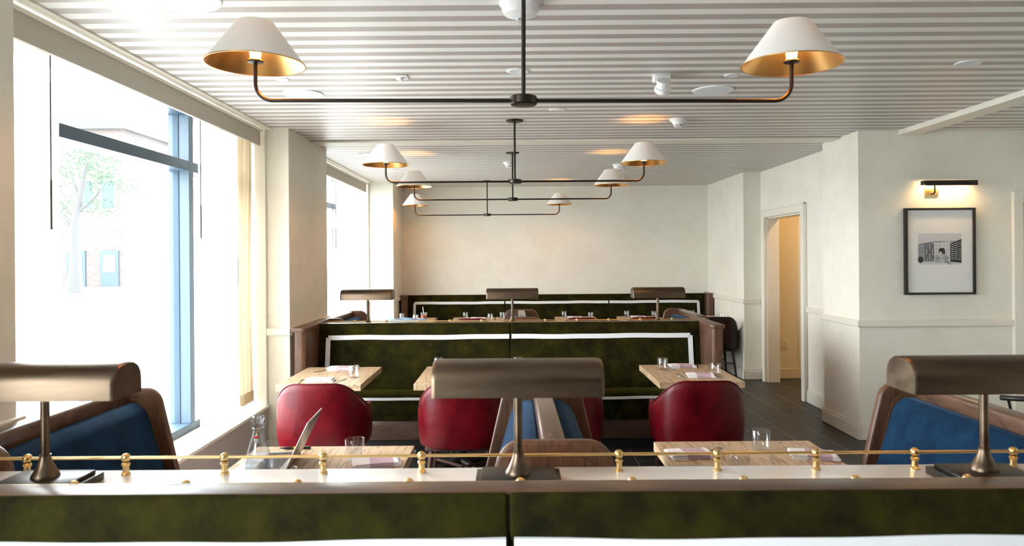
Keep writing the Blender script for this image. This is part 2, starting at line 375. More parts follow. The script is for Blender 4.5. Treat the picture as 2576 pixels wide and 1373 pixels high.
# baseboards and chair rails follow the wall line
def run(name, pts, z0, z1, t, cap=None, label=None):
    """moulding along a polyline of wall-face points, standing t proud on the room side (left of travel)"""
    root = None
    for (a, b_) in zip(pts, pts[1:]):
        bm = bmesh.new(); ax, ay = a; bx, by = b_
        if abs(ax - bx) < 1e-6:
            sgn = -1 if by > ay else 1
            box(bm, min(ax, ax + sgn*t), max(ax, ax + sgn*t), min(ay, by) - t, max(ay, by) + t, z0, z1, bev=min(0.008, t*0.4))
            if cap: box(bm, min(ax, ax + sgn*t*0.6), max(ax, ax + sgn*t*0.6), min(ay, by) - t*0.6, max(ay, by) + t*0.6, z1, z1 + cap, bev=0.003)
        else:
            sgn = 1 if bx > ax else -1
            box(bm, min(ax, bx) - t*0.98, max(ax, bx) + t*0.98, min(ay, ay + sgn*t), max(ay, ay + sgn*t), z0, z1, bev=min(0.008, t*0.4))
            if cap: box(bm, min(ax, bx) - t*0.6, max(ax, bx) + t*0.6, min(ay, ay + sgn*t*0.6), max(ay, ay + sgn*t*0.6), z1, z1 + cap, bev=0.003)
        if root is None: root = struct(name, bm, 'paint', label=label)
        else: struct('moulding', bm, 'paint', root)
    return root
RW1 = [(3.075, 11.40), (3.075, 9.68)]
def run_right(z0, z1, t, nm, cap, lab):
    bm = bmesh.new()
    def seg(*b_): box(bm, *b_, bev=min(0.008, t*0.4))
    parts = [(3.075 - t, 3.075, 9.68 - t, 11.44), (3.075, 3.27, 9.68 - t, 9.68), (3.305 - t, 3.305, 7.23, 8.16), (3.085 - t, 3.085, 6.488 - t, 7.23 + t), (3.085, 4.45, 6.488 - t, 6.488)]
    root = None
    for p in parts:
        b2 = B(*p, z0, z1, bev=min(0.008, t*0.4))
        if cap: box(b2, p[0] + t*0.35, p[1], p[2] + t*0.35, p[3], z1, z1 + cap, bev=0.002)
        if root is None: root = struct(nm, b2, 'paint', label=lab)
        else: struct('moulding', b2, 'paint', root)
    bm.free()
run_right(0, 0.118, 0.022, 'baseboard_right', 0.022, 'cream stepped baseboard along the right wall')
run_right(CR0, CR1, 0.028, 'trim_3', None, 'cream chair rail along the right wall')
bb = struct('baseboard_left', B(-1.88, -1.858, 6.134, 7.44, 0, 0.13, bev=0.004), 'paint', label='cream baseboard around the window pier')
struct('moulding', B(-2.07, -1.858, 6.134, 6.156, 0, 0.13, bev=0.004), 'paint', bb)
struct('moulding', B(-2.07, -2.05, 2.77, 6.13, 0, 0.13, bev=0.004), 'paint', bb)
struct('trim_11', B(-2.072, -2.058, 2.77, 6.13, 0.13, 0.394), 'sill_shade', label='taupe sheet giving the wall below the front window sill its shade')  # sheet over the cream wall, shade under the sill put into its colour
bh = struct('baseboard_hall', B(3.46, 3.84, 9.738, 9.76, 0, 0.13, bev=0.004), 'hall', label='baseboard of the hall wall')
t4 = struct('trim_4', B(-1.88, -1.852, 6.128, 7.43, CR0, CR1, bev=0.008), 'paint', label='cream chair rail around the middle window pier')
struct('moulding', B(-2.07, -1.852, 6.128, 6.156, CR0, CR1, bev=0.008), 'paint', t4)
t5 = struct('trim_5', B(-1.88, -1.852, 1.40, 2.78, CR0, CR1, bev=0.008), 'paint', label='cream chair rail on the nearest window pier')
t6 = struct('trim_6', B(-1.72, -1.692, 10.542, 11.44, CR0, CR1, bev=0.008), 'paint', label='cream chair rail around the far window pier')
struct('moulding', B(-2.07, -1.692, 10.542, 10.57, CR0, CR1, bev=0.008), 'paint', t6)

# ---------------------------------------------------------- windows, valances, sills
def window(n, y0, y1, mulls, label):
    bm = B(-2.46, -2.31, y0, y0 + 0.06, 0.42, 2.735)
    win = struct('window_%d' % n, bm, 'alu', label=label)
    struct('window_frame', B(-2.46, -2.31, y1 - 0.06, y1, 0.42, 2.735, bev=0.003), 'alu', win)
    struct('window_frame', B(-2.46, -2.31, y0, y1, 0.42, 0.475, bev=0.003), 'alu', win)
    struct('window_frame', B(-2.46, -2.31, y0, y1, 2.69, 2.735, bev=0.003), 'alu', win)
    edges = [y0 + 0.06]
    for my in mulls:
        struct('mullion', B(-2.46, -2.31, my, my + 0.07, 0.475, 2.69, bev=0.003), 'alu', win)
        struct('gasket', B(-2.425, -2.385, my - 0.006, my + 0.076, 0.475, 2.69), 'gasket', win)
        edges += [my, my + 0.07]
    edges.append(y1 - 0.06)
    for a, b_ in zip(edges[::2], edges[1::2]):
        struct('transom', B(-2.46, -2.312, a, b_, 2.285, 2.355), 'alu', win)
        struct('pane', B(-2.41, -2.402, a, b_, 0.475, 2.285), 'pane', win)
        struct('pane', B(-2.41, -2.402, a, b_, 2.355, 2.69), 'pane', win)
    struct('window_sill', B(-2.31, -2.048, y0, y1, 0.395, 0.42, bev=0.006), 'paint', win)
    struct('casing', B(-2.16, -2.068, y1 - 0.03, y1, 0.42, 2.74, bev=0.004), 'paint', win)
    v = struct('trim_%d' % (n + 6), B(-2.115, -2.09, y0 + 0.02, y1 - 0.075, 2.593, 2.715, bev=0.003), 'valance', label='flat valance board hiding the curtain track, window %s' % ('near', 'far', 'added behind the camera')[n-1])
    struct('valance_bead', TU([(-2.085, y0, 2.722), (-2.085, y1 - 0.05, 2.722)], 0.010, 8), 'paint', v)
    struct('valance_cap', B(-2.34, -2.014, y0, y1, 2.739, 2.75), 'paint', v)
window(3, -1.30, 1.45, [0.1], 'unseen window added behind the camera to light the front banquette')  # added out of view, lets daylight reach the camera-facing sides
window(1, 2.76, 6.156, [5.23], 'large aluminium framed window beside the front booths')
window(2, 7.42, 10.57, [8.62], 'large aluminium framed window beside the far booths')

def curtain(y0, y1, z0, z1, x, amp, waves, mat, label, group, hem=0.09):
    t = thing('curtain', label, 'curtain', (x, y0, 0), 0, group)
    n = max(24, int(waves*14))
    def f(zz0, zz1, push):
        def g(u, v):
            yy = (y1 - y0)*u; z = zz0 + (zz1 - zz0)*v
            k = 1 + 0.25*math.sin(3.1*z)
            return (amp*k*math.sin(2*PI*waves*u + 0.5*math.sin(5*u)) + push, yy + 0.006*math.sin(4*z + 9*u), z)
        return g
    obj('drape', grid(bmesh.new(), f(z0, z1, 0), n, 14), mat, t)
    obj('hem', grid(bmesh.new(), f(z0, z0 + hem, 0.003), n, 2), mat, t)
    return t
curtain(2.80, 3.57, 0.46, 2.68, -2.20, 0.022, 9, 'sheer', 'white sheer curtain at the near end of the front window', 'window curtains')
curtain(5.12, 5.86, 0.47, 2.68, -2.20, 0.020, 8, 'sheer', 'white sheer curtain right of the window mullion', 'window curtains')
curtain(5.84, 6.10, 0.47, 2.68, -2.19, 0.028, 4, 'cream', 'gathered cream linen curtain beside the window pier', 'window curtains')
curtain(7.46, 8.60, 0.46, 2.68, -2.20, 0.020, 9, 'sheer', 'white sheer curtain hanging just past the middle pier', 'window curtains')
curtain(9.10, 10.48, 0.46, 2.68, -2.20, 0.020, 9, 'sheer', 'white sheer curtain at the far end of the far window', 'window curtains')
def wand(y, x, zb, label):
    t = thing('curtain_wand', label, 'curtain wand', (x, y, zb), 0, 'curtain pull wands')
    obj('rod', TU([(0, 0, 0.22), (0, 0, 2.62 - zb)], 0.0030, 8), 'rod', t)
    obj('grip', TU([(0, 0, 0), (0, 0, 0.23)], 0.0050, 8), 'rod', t)
wand(3.375, -2.13, 1.795, 'thin grey curtain wand at the left of the front window')
wand(5.00, -2.13, 1.793, 'thin grey curtain wand right of the window mullion')
wand(8.69, -2.13, 1.78, 'left one of the two thin wands in the far window')
wand(8.83, -2.13, 1.78, 'right one of the two thin wands in the far window')

# ---------------------------------------------------------- street outside
g = struct('ground', B(-70, -2.62, -20, 110, -0.10, 0.0), 'paving', label='pale pavement outside the windows')
bh_ = thing('building', 'brick building across the street behind the tree', 'building', (-29.0, 44.0, 0))
obj('wall', B(-3.5, 5.5, 0, 8, 0, 9.5), 'brick', bh_, False)
obj('roof', PR([(-3.9, 9.5), (5.9, 9.5), (1.0, 12.5)], -0.3, 8.3), 'bark', bh_, False)
for wx, wz in ((-1.5, 1.6), (-1.5, 4.6), (2.9, 4.6), (4.2, 4.6)):
    wn = obj('window', B(wx, wx + 1.0, -0.06, 0.02, wz, wz + 1.9), 'stone', bh_, False); obj('window_glass', B(wx + 0.12, wx + 0.88, -0.09, -0.055, wz + 0.12, wz + 1.78), 'bluepaint', wn, False)
for wx in (2.2, 4.2):
    dn = obj('door', B(wx, wx + 1.1, -0.08, 0.02, 0, 2.2), 'bluepaint', bh_, False); obj('door_panel', B(wx + 0.2, wx + 0.9, -0.11, -0.075, 0.9, 1.9), 'stone', dn, False)
tr = thing('street_tree', 'leafy street tree with pale trunk outside the window', 'tree', (-21.6, 36.0, 0))
obj('trunk', TU([(0, 0, -0.05), (0.05, 0, 1.2), (0.0, 0, 3.2), (0.35, 0, 5.0), (0.6, 0.1, 6.4)], [0.42, 0.27, 0.22, 0.15, 0.06], 12), 'bark', tr)
for (a, c) in (((0.05, 0, 3.0), (-1.9, 0.2, 5.6)), ((0.2, 0, 4.0), (1.9, -0.3, 5.6)), ((0.3, 0, 4.6), (-0.6, 0.4, 6.8))):
    obj('branch', TU([a, ((a[0] + c[0])/2, (a[1] + c[1])/2, (a[2] + c[2])/2 - 0.15), c], [0.11, 0.08, 0.03], 8), 'bark', tr)
lb = bmesh.new(); rr = random.Random(3)
for cl in range(26):
    cx, cy, cz = rr.gauss(0.2, 1.5), rr.gauss(0, 0.9), rr.gauss(6.2, 0.95)
    for k in range(120):
        p = Vector((cx + rr.gauss(0, 0.36), cy + rr.gauss(0, 0.36), cz + rr.gauss(0, 0.26))); s = rr.uniform(0.03, 0.065)
        d1 = Vector((rr.uniform(-1, 1), rr.uniform(-1, 1), rr.uniform(-1, 1))).normalized(); d2 = d1.orthogonal().normalized()
        vs = [lb.verts.new(p + d1*s*1.4), lb.verts.new(p + d2*s*0.7), lb.verts.new(p - d1*s*1.2), lb.verts.new(p - d2*s*0.7)]
        lb.faces.new(vs)
lf = obj('foliage', lb, 'leaf', tr, False); lf['kind'] = 'stuff'
# ------------------------------------------------------------------ banquette dividers
WH = 1.060                                               # top of the velvet backs
RAKE = 0.18
def cushion(x0, x1, z0, z1, thick, y_top):
    """upholstered back, raked: front face at y_top at z1, leaning forward below"""
    bm = box(bmesh.new(), x0, x1, 0, thick, z0, z1)
    es = [e for e in bm.edges]
    bmesh.ops.bevel(bm, geom=es, offset=0.011, segments=4, profile=0.5, affect='EDGES')
    bmesh.ops.subdivide_edges(bm, edges=[e for e in bm.edges if e.calc_length() > 0.3], cuts=10, use_grid_fill=True)
    for v in bm.verts:
        u = (v.co.x - x0)/(x1 - x0); w_ = (v.co.z - z0)/(z1 - z0)
        puff = 0.012*(1 - (2*u - 1)**6)*(1 - (2*w_ - 1)**4)
        if v.co.y < thick*0.5: v.co.y -= puff
        v.co.y += y_top - (z1 - v.co.z)*RAKE
    return bm
def ribbon_path(pts, wid, y_of, thick=0.004, lead=0.0):
    """flat ribbon strip along axis aligned runs in XZ, laid on the raked face"""
    bm = bmesh.new()
    for (a, b_) in zip(pts, pts[1:]):
        (ax, az), (bx, bz) = a, b_
        n = 24; rows = []
        for i in range(n+1):
            t = i/n; x = ax + (bx - ax)*t; z = az + (bz - az)*t
            wob = 0.0022*math.sin(5.1*x + 2.3*z) + 0.0012*math.sin(13*x)
            if abs(ax - bx) > abs(az - bz): q = [(x, z - wid/2 + wob), (x, z + wid/2 + wob)]
            else: q = [(x - wid/2, z), (x + wid/2, z)]
            rows.append([bm.verts.new((q[0][0], y_of(q[0][1]) - thick, q[0][1])), bm.verts.new((q[1][0], y_of(q[1][1]) - thick, q[1][1])),
                         bm.verts.new((q[1][0], y_of(q[1][1]) + 0.012, q[1][1])), bm.verts.new((q[0][0], y_of(q[0][1]) + 0.012, q[0][1]))])
        for r0, r1 in zip(rows, rows[1:]):
            for k in range(4): bm.faces.new((r0[k], r0[(k+1) % 4], r1[(k+1) % 4], r1[k]))
        bm.faces.new(rows[0]); bm.faces.new(list(reversed(rows[-1])))
    return bm
def banquette(y, xl, xr, seams, label, ledge, posts, group='green velvet banquettes'):
    """y: velvet face at its top edge; faces -y. Built with its origin on the floor under the middle of the back."""
    t = thing('banquette', label, 'banquette', (0, y, 0), 0, group)
    xs = [xl] + seams + [xr]
    th = 0.15 if ledge else 0.062
    zs = 0.49
    yof = lambda z: -(WH - z)*RAKE - 0.012
    for a, b_ in zip(xs, xs[1:]):
        c = obj('back_cushion', cushion(a + 0.002, b_ - 0.002, 0.44, WH, 0.045, 0.0), 'green', t)
        zt = WH - 0.122
        pts = []
        if a == xl: pts += [(a + 0.115, 0.50), (a + 0.115, zt)]
        else: pts += [(a + 0.012, zt)]
        if b_ == xr: pts += [(b_ - 0.115, zt), (b_ - 0.115, 0.50)]
        else: pts += [(b_ - 0.008, zt)]
        obj('ribbon', ribbon_path(pts, 0.040, yof), 'ribbon', c)
        # seat
        s = bmesh.new(); box(s, a + 0.003, b_ - 0.003, -0.40, -0.10, 0.30, zs, bev=0.03, seg=4)
        so = obj('seat_cushion', s, 'green', t)
        obj('ribbon', ribbon_path([(a + 0.01, zs - 0.035), (b_ - 0.01, zs - 0.035)], 0.022, lambda z: -0.402), 'ribbon', so)
        obj('seat_apron', B(a + 0.004, b_ - 0.004, -0.385, -0.15, 0.262, 0.33, bev=0.02, seg=3), 'green', t)
    obj('plinth', B(xl, xr, -0.36, 0.06, 0.10, 0.268, bev=0.004), 'walnutx', t)
    obj('kick_board', B(xl, xr, -0.30, 0.06, 0.0, 0.10), 'black', t)
    if ledge:
        obj('body', B(xl - 0.02, xr + 0.02, 0.05, 0.47, 0.0, 0.965, bev=0.004), 'walnut', t)
        obj('wood_cap', B(xl - 0.03, xr + 0.03, 0.012, 0.106, 0.96, WH + 0.001, bev=0.003, seg=3), 'walnutx', t)
        obj('stone_ledge', B(xl - 0.03, xr + 0.03, 0.104, 0.478, 0.960, 0.989, bev=0.004), 'quartz', t)
    for (x, s, d0, d1) in posts:           # wooden end posts with rounded inner corner; s = +1 for the right end
        pl = [(x, d1), (x - s*0.052, d0), (x + s*0.05, d0), (x + s*0.05, d1)]
        pl = rounded(pl, [0, 0.045, 0.012, 0], 6)
        p = obj('end_post', PR(pl, 0.0, WH + 0.002, 'XY'), 'walnut', t)
        pl2 = rounded([(x, d1), (x - s*0.054, d0 - 0.004), (x + s*(0.066 if s > 0 else 0.082), d0 - 0.004), (x + s*(0.066 if s > 0 else 0.082), d1)], [0, 0.04, 0.01, 0], 6)
        obj('post_cap', PR(pl2, WH - 0.022, WH + 0.012, 'XY', bev=0.004), 'walnut', p)
    return t
ban1 = banquette(1.826, -1.765, 1.705, [-0.012], 'front green velvet banquette with wood cap, white ledge and ribbon trim, nearest the camera', True, [(1.705, 1, -0.49, 0.47), (-1.765, -1, -0.51, 0.47)])
ban2 = banquette(6.567, -1.765, 1.705, [-0.022], 'middle green velvet banquette with white ribbon border behind the red chairs', True, [(1.705, 1, -0.49, 0.47), (-1.765, -1, -0.51, 0.47)])
ban3 = banquette(11.38, -1.635, 3.005, [-0.118, 1.50], 'far dark green velvet banquette against the end wall', False, [(3.005, 1, -0.30, 0.06), (-1.635, -1, -0.35, 0.06)])

# brass gallery rails on the ledges
SP = 0.3048
post_me = {}
def rail(y, xs, x0, x1, label, dz=0.0):
    t = thing('gallery_rail', label, 'brass rail', (0, y, 0.989 + dz), 0, 'brass gallery rails')
    obj('rail_rod', TU([(x0, 0, 0.052), (x1, 0, 0.052)], 0.0048, 10), 'brass', t)
    for x in xs:
        if not post_me:
            pb = LA([(0.0135, 0), (0.0135, 0.004), (0.0100, 0.008), (0.0095, 0.026), (0.0125, 0.030), (0.0125, 0.034), (0.009, 0.038)], seg=18, capb=True)
            post_me['p'] = obj('rail_post', pb, 'brass', t, True, (x, 0, 0)); p = post_me['p']
            post_me['b'] = obj('ball_finial', sphere(bmesh.new(), (0, 0, 0.052), 0.0138, 18, 12), 'brass', p)
        else:
            p = obj('rail_post', post_me['p'].data, None, t, True, (x, 0, 0)); obj('ball_finial', post_me['b'].data, None, p)
fx = [0.019 + SP*k for k in range(-6, 6)]
nx = [0.019 + 0.0 + SP*k for k in range(-6, 6)]
rail(2.255, [x + 0.002 for x in fx if -1.80 < x < 1.76], -1.80, 1.74, 'brass gallery rail along the far edge of the front white ledge')
rail(1.990, [x - 0.0 for x in nx if -1.80 < x < 1.76], -1.80, 1.74, 'brass rail half hidden behind the front wood cap', -0.003)
fx2 = [0.009 + SP*k for k in range(-6, 7)]
rail(7.007, [x for x in fx2 if -1.83 < x < 1.84], -1.83, 1.80, 'brass gallery rail along the far edge of the middle ledge')
rail(6.742, [x for x in fx2 if -1.80 < x < 1.76], -1.80, 1.74, 'brass gallery rail hidden behind the middle banquette top')

# ------------------------------------------------------------------ library lamps
def make_lamp():
    t = thing('library_lamp', '', 'lamp', (0, 0, 0), 0, 'library lamps on the ledges')
    obj('base_plate', B(-0.124, 0.124, -0.085, 0.085, 0.0, 0.023, bev=0.002), 'lampblack', t)
    obj('base_step', B(-0.108, 0.108, -0.070, 0.070, 0.022, 0.034, bev=0.003), 'lampblack', t)
    obj('foot', LA([(0.038, 0.033), (0.038, 0.037), (0.0355, 0.044), (0.030, 0.053), (0.0235, 0.066), (0.0170, 0.083), (0.0142, 0.094)], seg=36, capb=True), 'bronze', t)
    obj('collar', LA([(0.0128, 0.092), (0.0155, 0.093), (0.0155, 0.099), (0.0128, 0.100)], seg=28), 'bronze', t)
    obj('pole', TU([(0, 0, 0.088), (0, 0, 0.33)], 0.0122, 20), 'bronze', t)
    # rounded hood: half pipe with closed ends, open below
    prof = [(-0.080, 0.268), (-0.080, 0.315), (-0.076, 0.333), (-0.062, 0.352), (-0.040, 0.363), (0, 0.367), (0.040, 0.363), (0.062, 0.352), (0.076, 0.333), (0.080, 0.315), (0.080, 0.268)]
    inner = [(y*0.965, 0.268 + (z - 0.268)*0.965) for y, z in prof]
    hl = 0.243; bm = bmesh.new()
    xs = [-hl, -hl + 0.004, -hl + 0.012, 0, hl - 0.012, hl - 0.004, hl]; sc_ = [0.955, 0.985, 1, 1, 1, 0.985, 0.955]
    rings = []
    for x, s in zip(xs, sc_): rings.append([bm.verts.new((x, y*s, 0.268 + (z - 0.268)*s)) for y, z in prof])
    for a, b_ in zip(rings, rings[1:]):
        for k in range(len(prof) - 1): bm.faces.new((a[k], a[k+1], b_[k+1], b_[k]))
    bm.faces.new(rings[0]); bm.faces.new(list(reversed(rings[-1])))
    ir = [[bm.verts.new((x, y, z)) for y, z in inner] for x in (-hl + 0.004, hl - 0.004)]
    for k in range(len(inner) - 1): bm.faces.new((ir[0][k], ir[0][k+1], ir[1][k+1], ir[1][k]))
    bm.faces.new(ir[0]); bm.faces.new(list(reversed(ir[1])))
    for a, b_, in ((0, 0), (-1, -1)): bm.faces.new((rings[0][a], rings[-1][a], ir[1][b_], ir[0][b_]))
    sh = obj('lamp_shade', bm, 'bronze', t)
    obj('light_tube', TU([(-0.20, 0, 0.335), (0.20, 0, 0.335)], 0.008, 8), 'strip', sh)
    return t
lamp = make_lamp(); lamp.location = (0.014, 2.125, 0.989); lamp['label'] = 'bronze hooded library lamp in the middle of the front ledge'
dup(lamp, (-1.364, 2.125, 0.989), 0, 'bronze hooded library lamp at the left end of the front ledge')
dup(lamp, (1.371, 2.125, 0.989), 0, 'bronze hooded library lamp at the right end of the front ledge')
dup(lamp, (-1.362, 6.875, 0.989), 0, 'small far library lamp in front of the window, left on the middle ledge')
dup(lamp, (0.000, 6.875, 0.989), 0, 'small far library lamp at the centre of the middle ledge')
dup(lamp, (1.370, 6.875, 0.989), 0, 'small far library lamp at the right of the middle ledge')

# ------------------------------------------------------------------ blue velvet settees
def half_profile(wt, wb, z0, zt):
    return wt, wb, z0, zt
def settee(name_label, loc, kind, group='blue velvet booth settees'):
    """kind: 'double', 'faces_right' (+x) or 'faces_left' (-x). Runs along +y from loc."""
    t = thing('settee', name_label, 'settee', loc, 0, group)
    LEN = 1.06; zt = 1.066
    sides = {'double': (-1, 1), 'faces_right': (1,), 'faces_left': (-1,)}[kind]
    def frame_poly(ins):
        a, b_, top = 0.172 - ins, 0.335 - ins, zt - ins
        lo = 0.36
        if kind == 'double':
            return rounded([(-b_, lo), (-a, top), (a, top), (b_, lo)], [0, 0.085, 0.085, 0], 8)
        s = sides[0]; bk = -0.045 + ins*0.5
        p = [(s*bk, lo), (s*bk, top), (s*a, top), (s*b_, lo)]
        r = [0, 0.05, 0.085, 0]
        return rounded(p, r, 8)
    for yy, nm in ((0.0, 'end_frame'), (LEN - 0.045, 'end_frame')):
        fr = obj(nm, PR(frame_poly(0), yy, yy + 0.045, 'XZ', bev=0.012, seg=3), 'walnut', t)
        ypan = yy - 0.004 if yy > 0.5 else yy - 0.006
        pan = PR(frame_poly(0.045), ypan, yy + 0.051, 'XZ', bev=0.006, seg=2)
        obj('panel_inlay', pan, 'walnut', fr)
    # top rail
    obj('top_rail', B(-0.040, 0.040, 0.04, LEN - 0.04, 0.985, zt - 0.006, bev=0.014, seg=3), 'walnuty', t)
    obj('back_board', B(-0.030, 0.030, 0.04, LEN - 0.04, 0.28, 0.99), 'walnut', t)
    for s in sides:
        pr = [(s*0.030, 0.46), (s*0.034, 1.000), (s*0.085, 1.004), (s*0.135, 0.965), (s*0.270, 0.52), (s*0.270, 0.46)]
        c = obj('back_cushion', PR(rounded(pr, [0, 0.02, 0.05, 0.07, 0.05, 0], 6), 0.042, LEN - 0.047, 'XZ', bev=0.018, seg=3), 'blue', t)
        xa, xb = sorted((s*0.05, s*0.60))
        obj('seat_cushion', B(xa, xb, 0.02, LEN - 0.03, 0.36, 0.475, bev=0.03, seg=3), 'blue', t)
        xa, xb = sorted((s*0.0, s*0.575))
        obj('seat_base', B(xa, xb, 0.03, LEN - 0.04, 0.12, 0.37, bev=0.004), 'walnut', t)
        for yy in (0.08, LEN - 0.10): obj('leg', TU([(s*0.52, yy, 0.13), (s*0.54, yy, 0.0)], [0.022, 0.015], 10), 'walnut', t)
    for yy in (0.08, LEN - 0.10): obj('leg', TU([(0, yy, 0.13), (0, yy, 0.0)], [0.022, 0.018], 10), 'walnut', t)
    return t
settee('double sided blue settee seen end on behind the middle front lamp', (0.132, 2.315, 0), 'double')
settee('blue velvet settee with dark wood frame below the front window', (-1.80, 2.315, 0), 'faces_right')
settee('blue velvet settee with wood frame by the right aisle', (1.865, 2.315, 0), 'faces_left')
settee('far double sided settee peeking over the middle of the brass rail', (0.10, 7.07, 0), 'double')
settee('far blue settee below the far window, over the brass rail', (-1.80, 7.07, 0), 'faces_right')
settee('far blue settee right of the right ledge lamp', (1.865, 7.07, 0), 'faces_left')

# ------------------------------------------------------------------ tables
def make_table(x0, x1, y0, y1, label, n=5, group='oak topped tables', base=True, rot=False):
    cx, cy = (x0 + x1)/2, (y0 + y1)/2
    t = thing('dining_table', label, 'table', (cx, cy, 0), 0, group)
    hx, hy = (x1 - x0)/2, (y1 - y0)/2; wdt = 2*hx/n
    for k in range(n):
        o = obj('plank', B(-hx + k*wdt + 0.0002, -hx + (k+1)*wdt - 0.0002, -hy, hy, 0.700, 0.745, bev=0.0009, seg=1), 'oak', t)
    obj('under_frame', B(-hx + 0.12, hx - 0.12, -hy + 0.12, hy - 0.12, 0.680, 0.701), 'black', t)
    if base:
        obj('column', LA([(0.06, 0.0), (0.045, 0.06), (0.038, 0.10), (0.038, 0.65), (0.06, 0.681)], seg=24, capb=True, capt=True), 'lampblack', t)
        for k in range(4):
            a = PI/4 + k*PI/2
            obj('foot', TU([(0.03*math.cos(a), 0.03*math.sin(a), 0.075), (0.20*math.cos(a), 0.20*math.sin(a), 0.045), (0.30*math.cos(a), 0.30*math.sin(a), 0.020)], [0.035, 0.028, 0.018], 10), 'lampblack', t)
    return t
make_table(-1.70, -1.09, 5.22, 6.065, 'oak table nearest the window pier in front of the middle banquette')
make_table(-0.712, -0.102, 5.22, 6.065, 'oak table left behind the middle front lamp hood')
make_table(-0.055, 0.555, 5.22, 6.065, 'oak table hidden behind the middle front lamp hood')
make_table(1.05, 1.66, 5.22, 6.065, 'oak table by the right aisle in front of the middle banquette')
make_table(0.684, 1.440, 2.36, 3.56, 'front right oak booth table with a clear tumbler and two napkins', 6)
make_table(-1.236, -0.477, 2.36, 3.52, 'front left oak booth table carrying the laptop', 6)
make_table(-1.62, -1.13, 10.04, 10.96, 'far oak table with the iced drink', 4, base=True)
make_table(-0.875, -0.262, 10.04, 10.96, 'second far oak table from the window', 4)
make_table(-0.25, 0.395, 10.04, 10.96, 'far oak table behind the far double settee', 4)
make_table(0.635, 1.225, 10.04, 10.96, 'far oak table just left of the right ledge lamp', 4)
make_table(1.565, 2.17, 10.04, 10.96, 'far oak table behind the right ledge lamp', 4)
make_table(2.42, 3.02, 10.04, 10.96, 'far oak table in the corner by the right wall', 4)

# ------------------------------------------------------------------ leather tub chairs
def smooth01(t): t = max(0.0, min(1.0, t)); return t*t*(3 - 2*t)
def make_chair(lea='leather', chw='chairwood'):
    t = thing('tub_chair', '', 'chair', (0, 0, 0), 0, 'oxblood leather tub chairs')
    rx, ry = 0.315, 0.285; TH = math.radians(112); nt_ = 44; th = 0.052
    def top(a):
        a = abs(a)
        return 0.829 - 0.190*smooth01((a - 0.28)/1.40)
    def plan(a, k):
        s = math.sin(a); c = math.cos(a)
        x = math.copysign(abs(s)**0.72, s)*rx*k; y = -math.copysign(abs(c)**0.80, c)*ry*k
        return x, y
    bm = bmesh.new(); rings = []; pipe = []
    for i in range(nt_ + 1):
        a = -TH + 2*TH*i/nt_; h = top(a); ring = []
        prof = [(0.90, 0.385, 0), (0.955, 0.395, 0), (0.985, 0.43, 0), (1.0, 0.52, 0), (1.0, h - 0.05, 0), (0.985, h - 0.014, 0), (0.955, h, 0.1), (0.90, h, 0.9), (0.865, h - 0.012, 1), (0.845, h - 0.05, 1), (0.82, 0.47, 1), (0.82, 0.40, 1)]
        for k, z, _ in prof:
            x, y = plan(a, k); ring.append(bm.verts.new((x, y, z)))
        rings.append(ring); x, y = plan(a, 0.968); pipe.append((x, y, h - 0.001))
    for a, b_ in zip(rings, rings[1:]):
        for k in range(len(a)): bm.faces.new((a[k], a[(k+1) % len(a)], b_[(k+1) % len(a)], b_[k]))
    bm.faces.new(rings[0]); bm.faces.new(list(reversed(rings[-1])))
    shell = obj('shell', bm, lea, t)
    obj('piping', TU(pipe, 0.0048, 8), lea, shell)
    s = box(bmesh.new(), -0.235, 0.235, -0.215, 0.235, 0.39, 0.485, bev=0.035, seg=4); obj('seat_cushion', s, lea, t)
    obj('seat_pan', B(-0.25, 0.25, -0.215, 0.20, 0.365, 0.40, bev=0.01), chw, t)
    feet = {}
    for sx in (-1, 1):
        for sy in (-1, 1):
            p0 = (sx*0.205, sy*0.185, 0.385); p1 = (sx*0.245, sy*0.235, 0.0); feet[(sx, sy)] = (p0, p1)
            obj('leg', TU([p0, p1], [0.021, 0.0125], 8), chw, t)
    for s_ in (-1, 1):
        obj('stretcher', TU([(-0.222, s_*-0.207, 0.20), (0.222, s_*0.207, 0.20)], 0.012, 8), chw, t)
    return t
chair = make_chair(); chair.location = (-1.298, 5.045, 0); chair['label'] = 'red leather tub chair nearest the window, catching the light'
def put_chair(x, y, rz, lab): return dup(chair, (x, y, 0), rz, lab)
put_chair(-0.338, 5.045, 0, 'red leather tub chair left of the front centre settee, cross stretchers below')
put_chair(0.305, 5.045, 0, 'dark leather tub chair hidden behind the front centre settee')
put_chair(1.262, 5.045, 0, 'dark red leather tub chair by the right aisle, back turned')
put_chair(-1.425, 10.0, 0, 'far tub chair with a blue denim jacket over its back')
put_chair(-0.545, 10.0, 0, 'far red tub chair left of the centre ledge lamp')
put_chair(0.93, 10.0, 0, 'far red tub chair right of the centre ledge lamp')
put_chair(1.775, 10.0, 0, 'far red tub chair behind the right ledge lamp')
cf = make_chair('leatherdark', 'blackwood'); cf.location = (2.735, 9.95, 0); cf['label'] = ('dark leather chair with black legs against the right wall')
# jacket over the far chair
def jk(u, v):
    x = -0.27 + 0.54*u; a = v*2 - 1
    y = -0.262 + 0.055*a + 0.05*(abs(x)/0.27)**2.5
    z = 0.843 - 0.022*(abs(x)/0.27)**3 - 0.17*max(0, abs(a) - 0.22)**1.0 + 0.006*math.sin(23*x + 3*v)
    return (x, y - (0.02 if a < -0.6 else 0), z)
jt = obj('denim_jacket', grid(bmesh.new(), jk, 30, 12), 'denim', None, True, (-1.425, 10.0, 0)); tag(jt, 'light blue denim jacket draped over a far chair back', 'jacket')

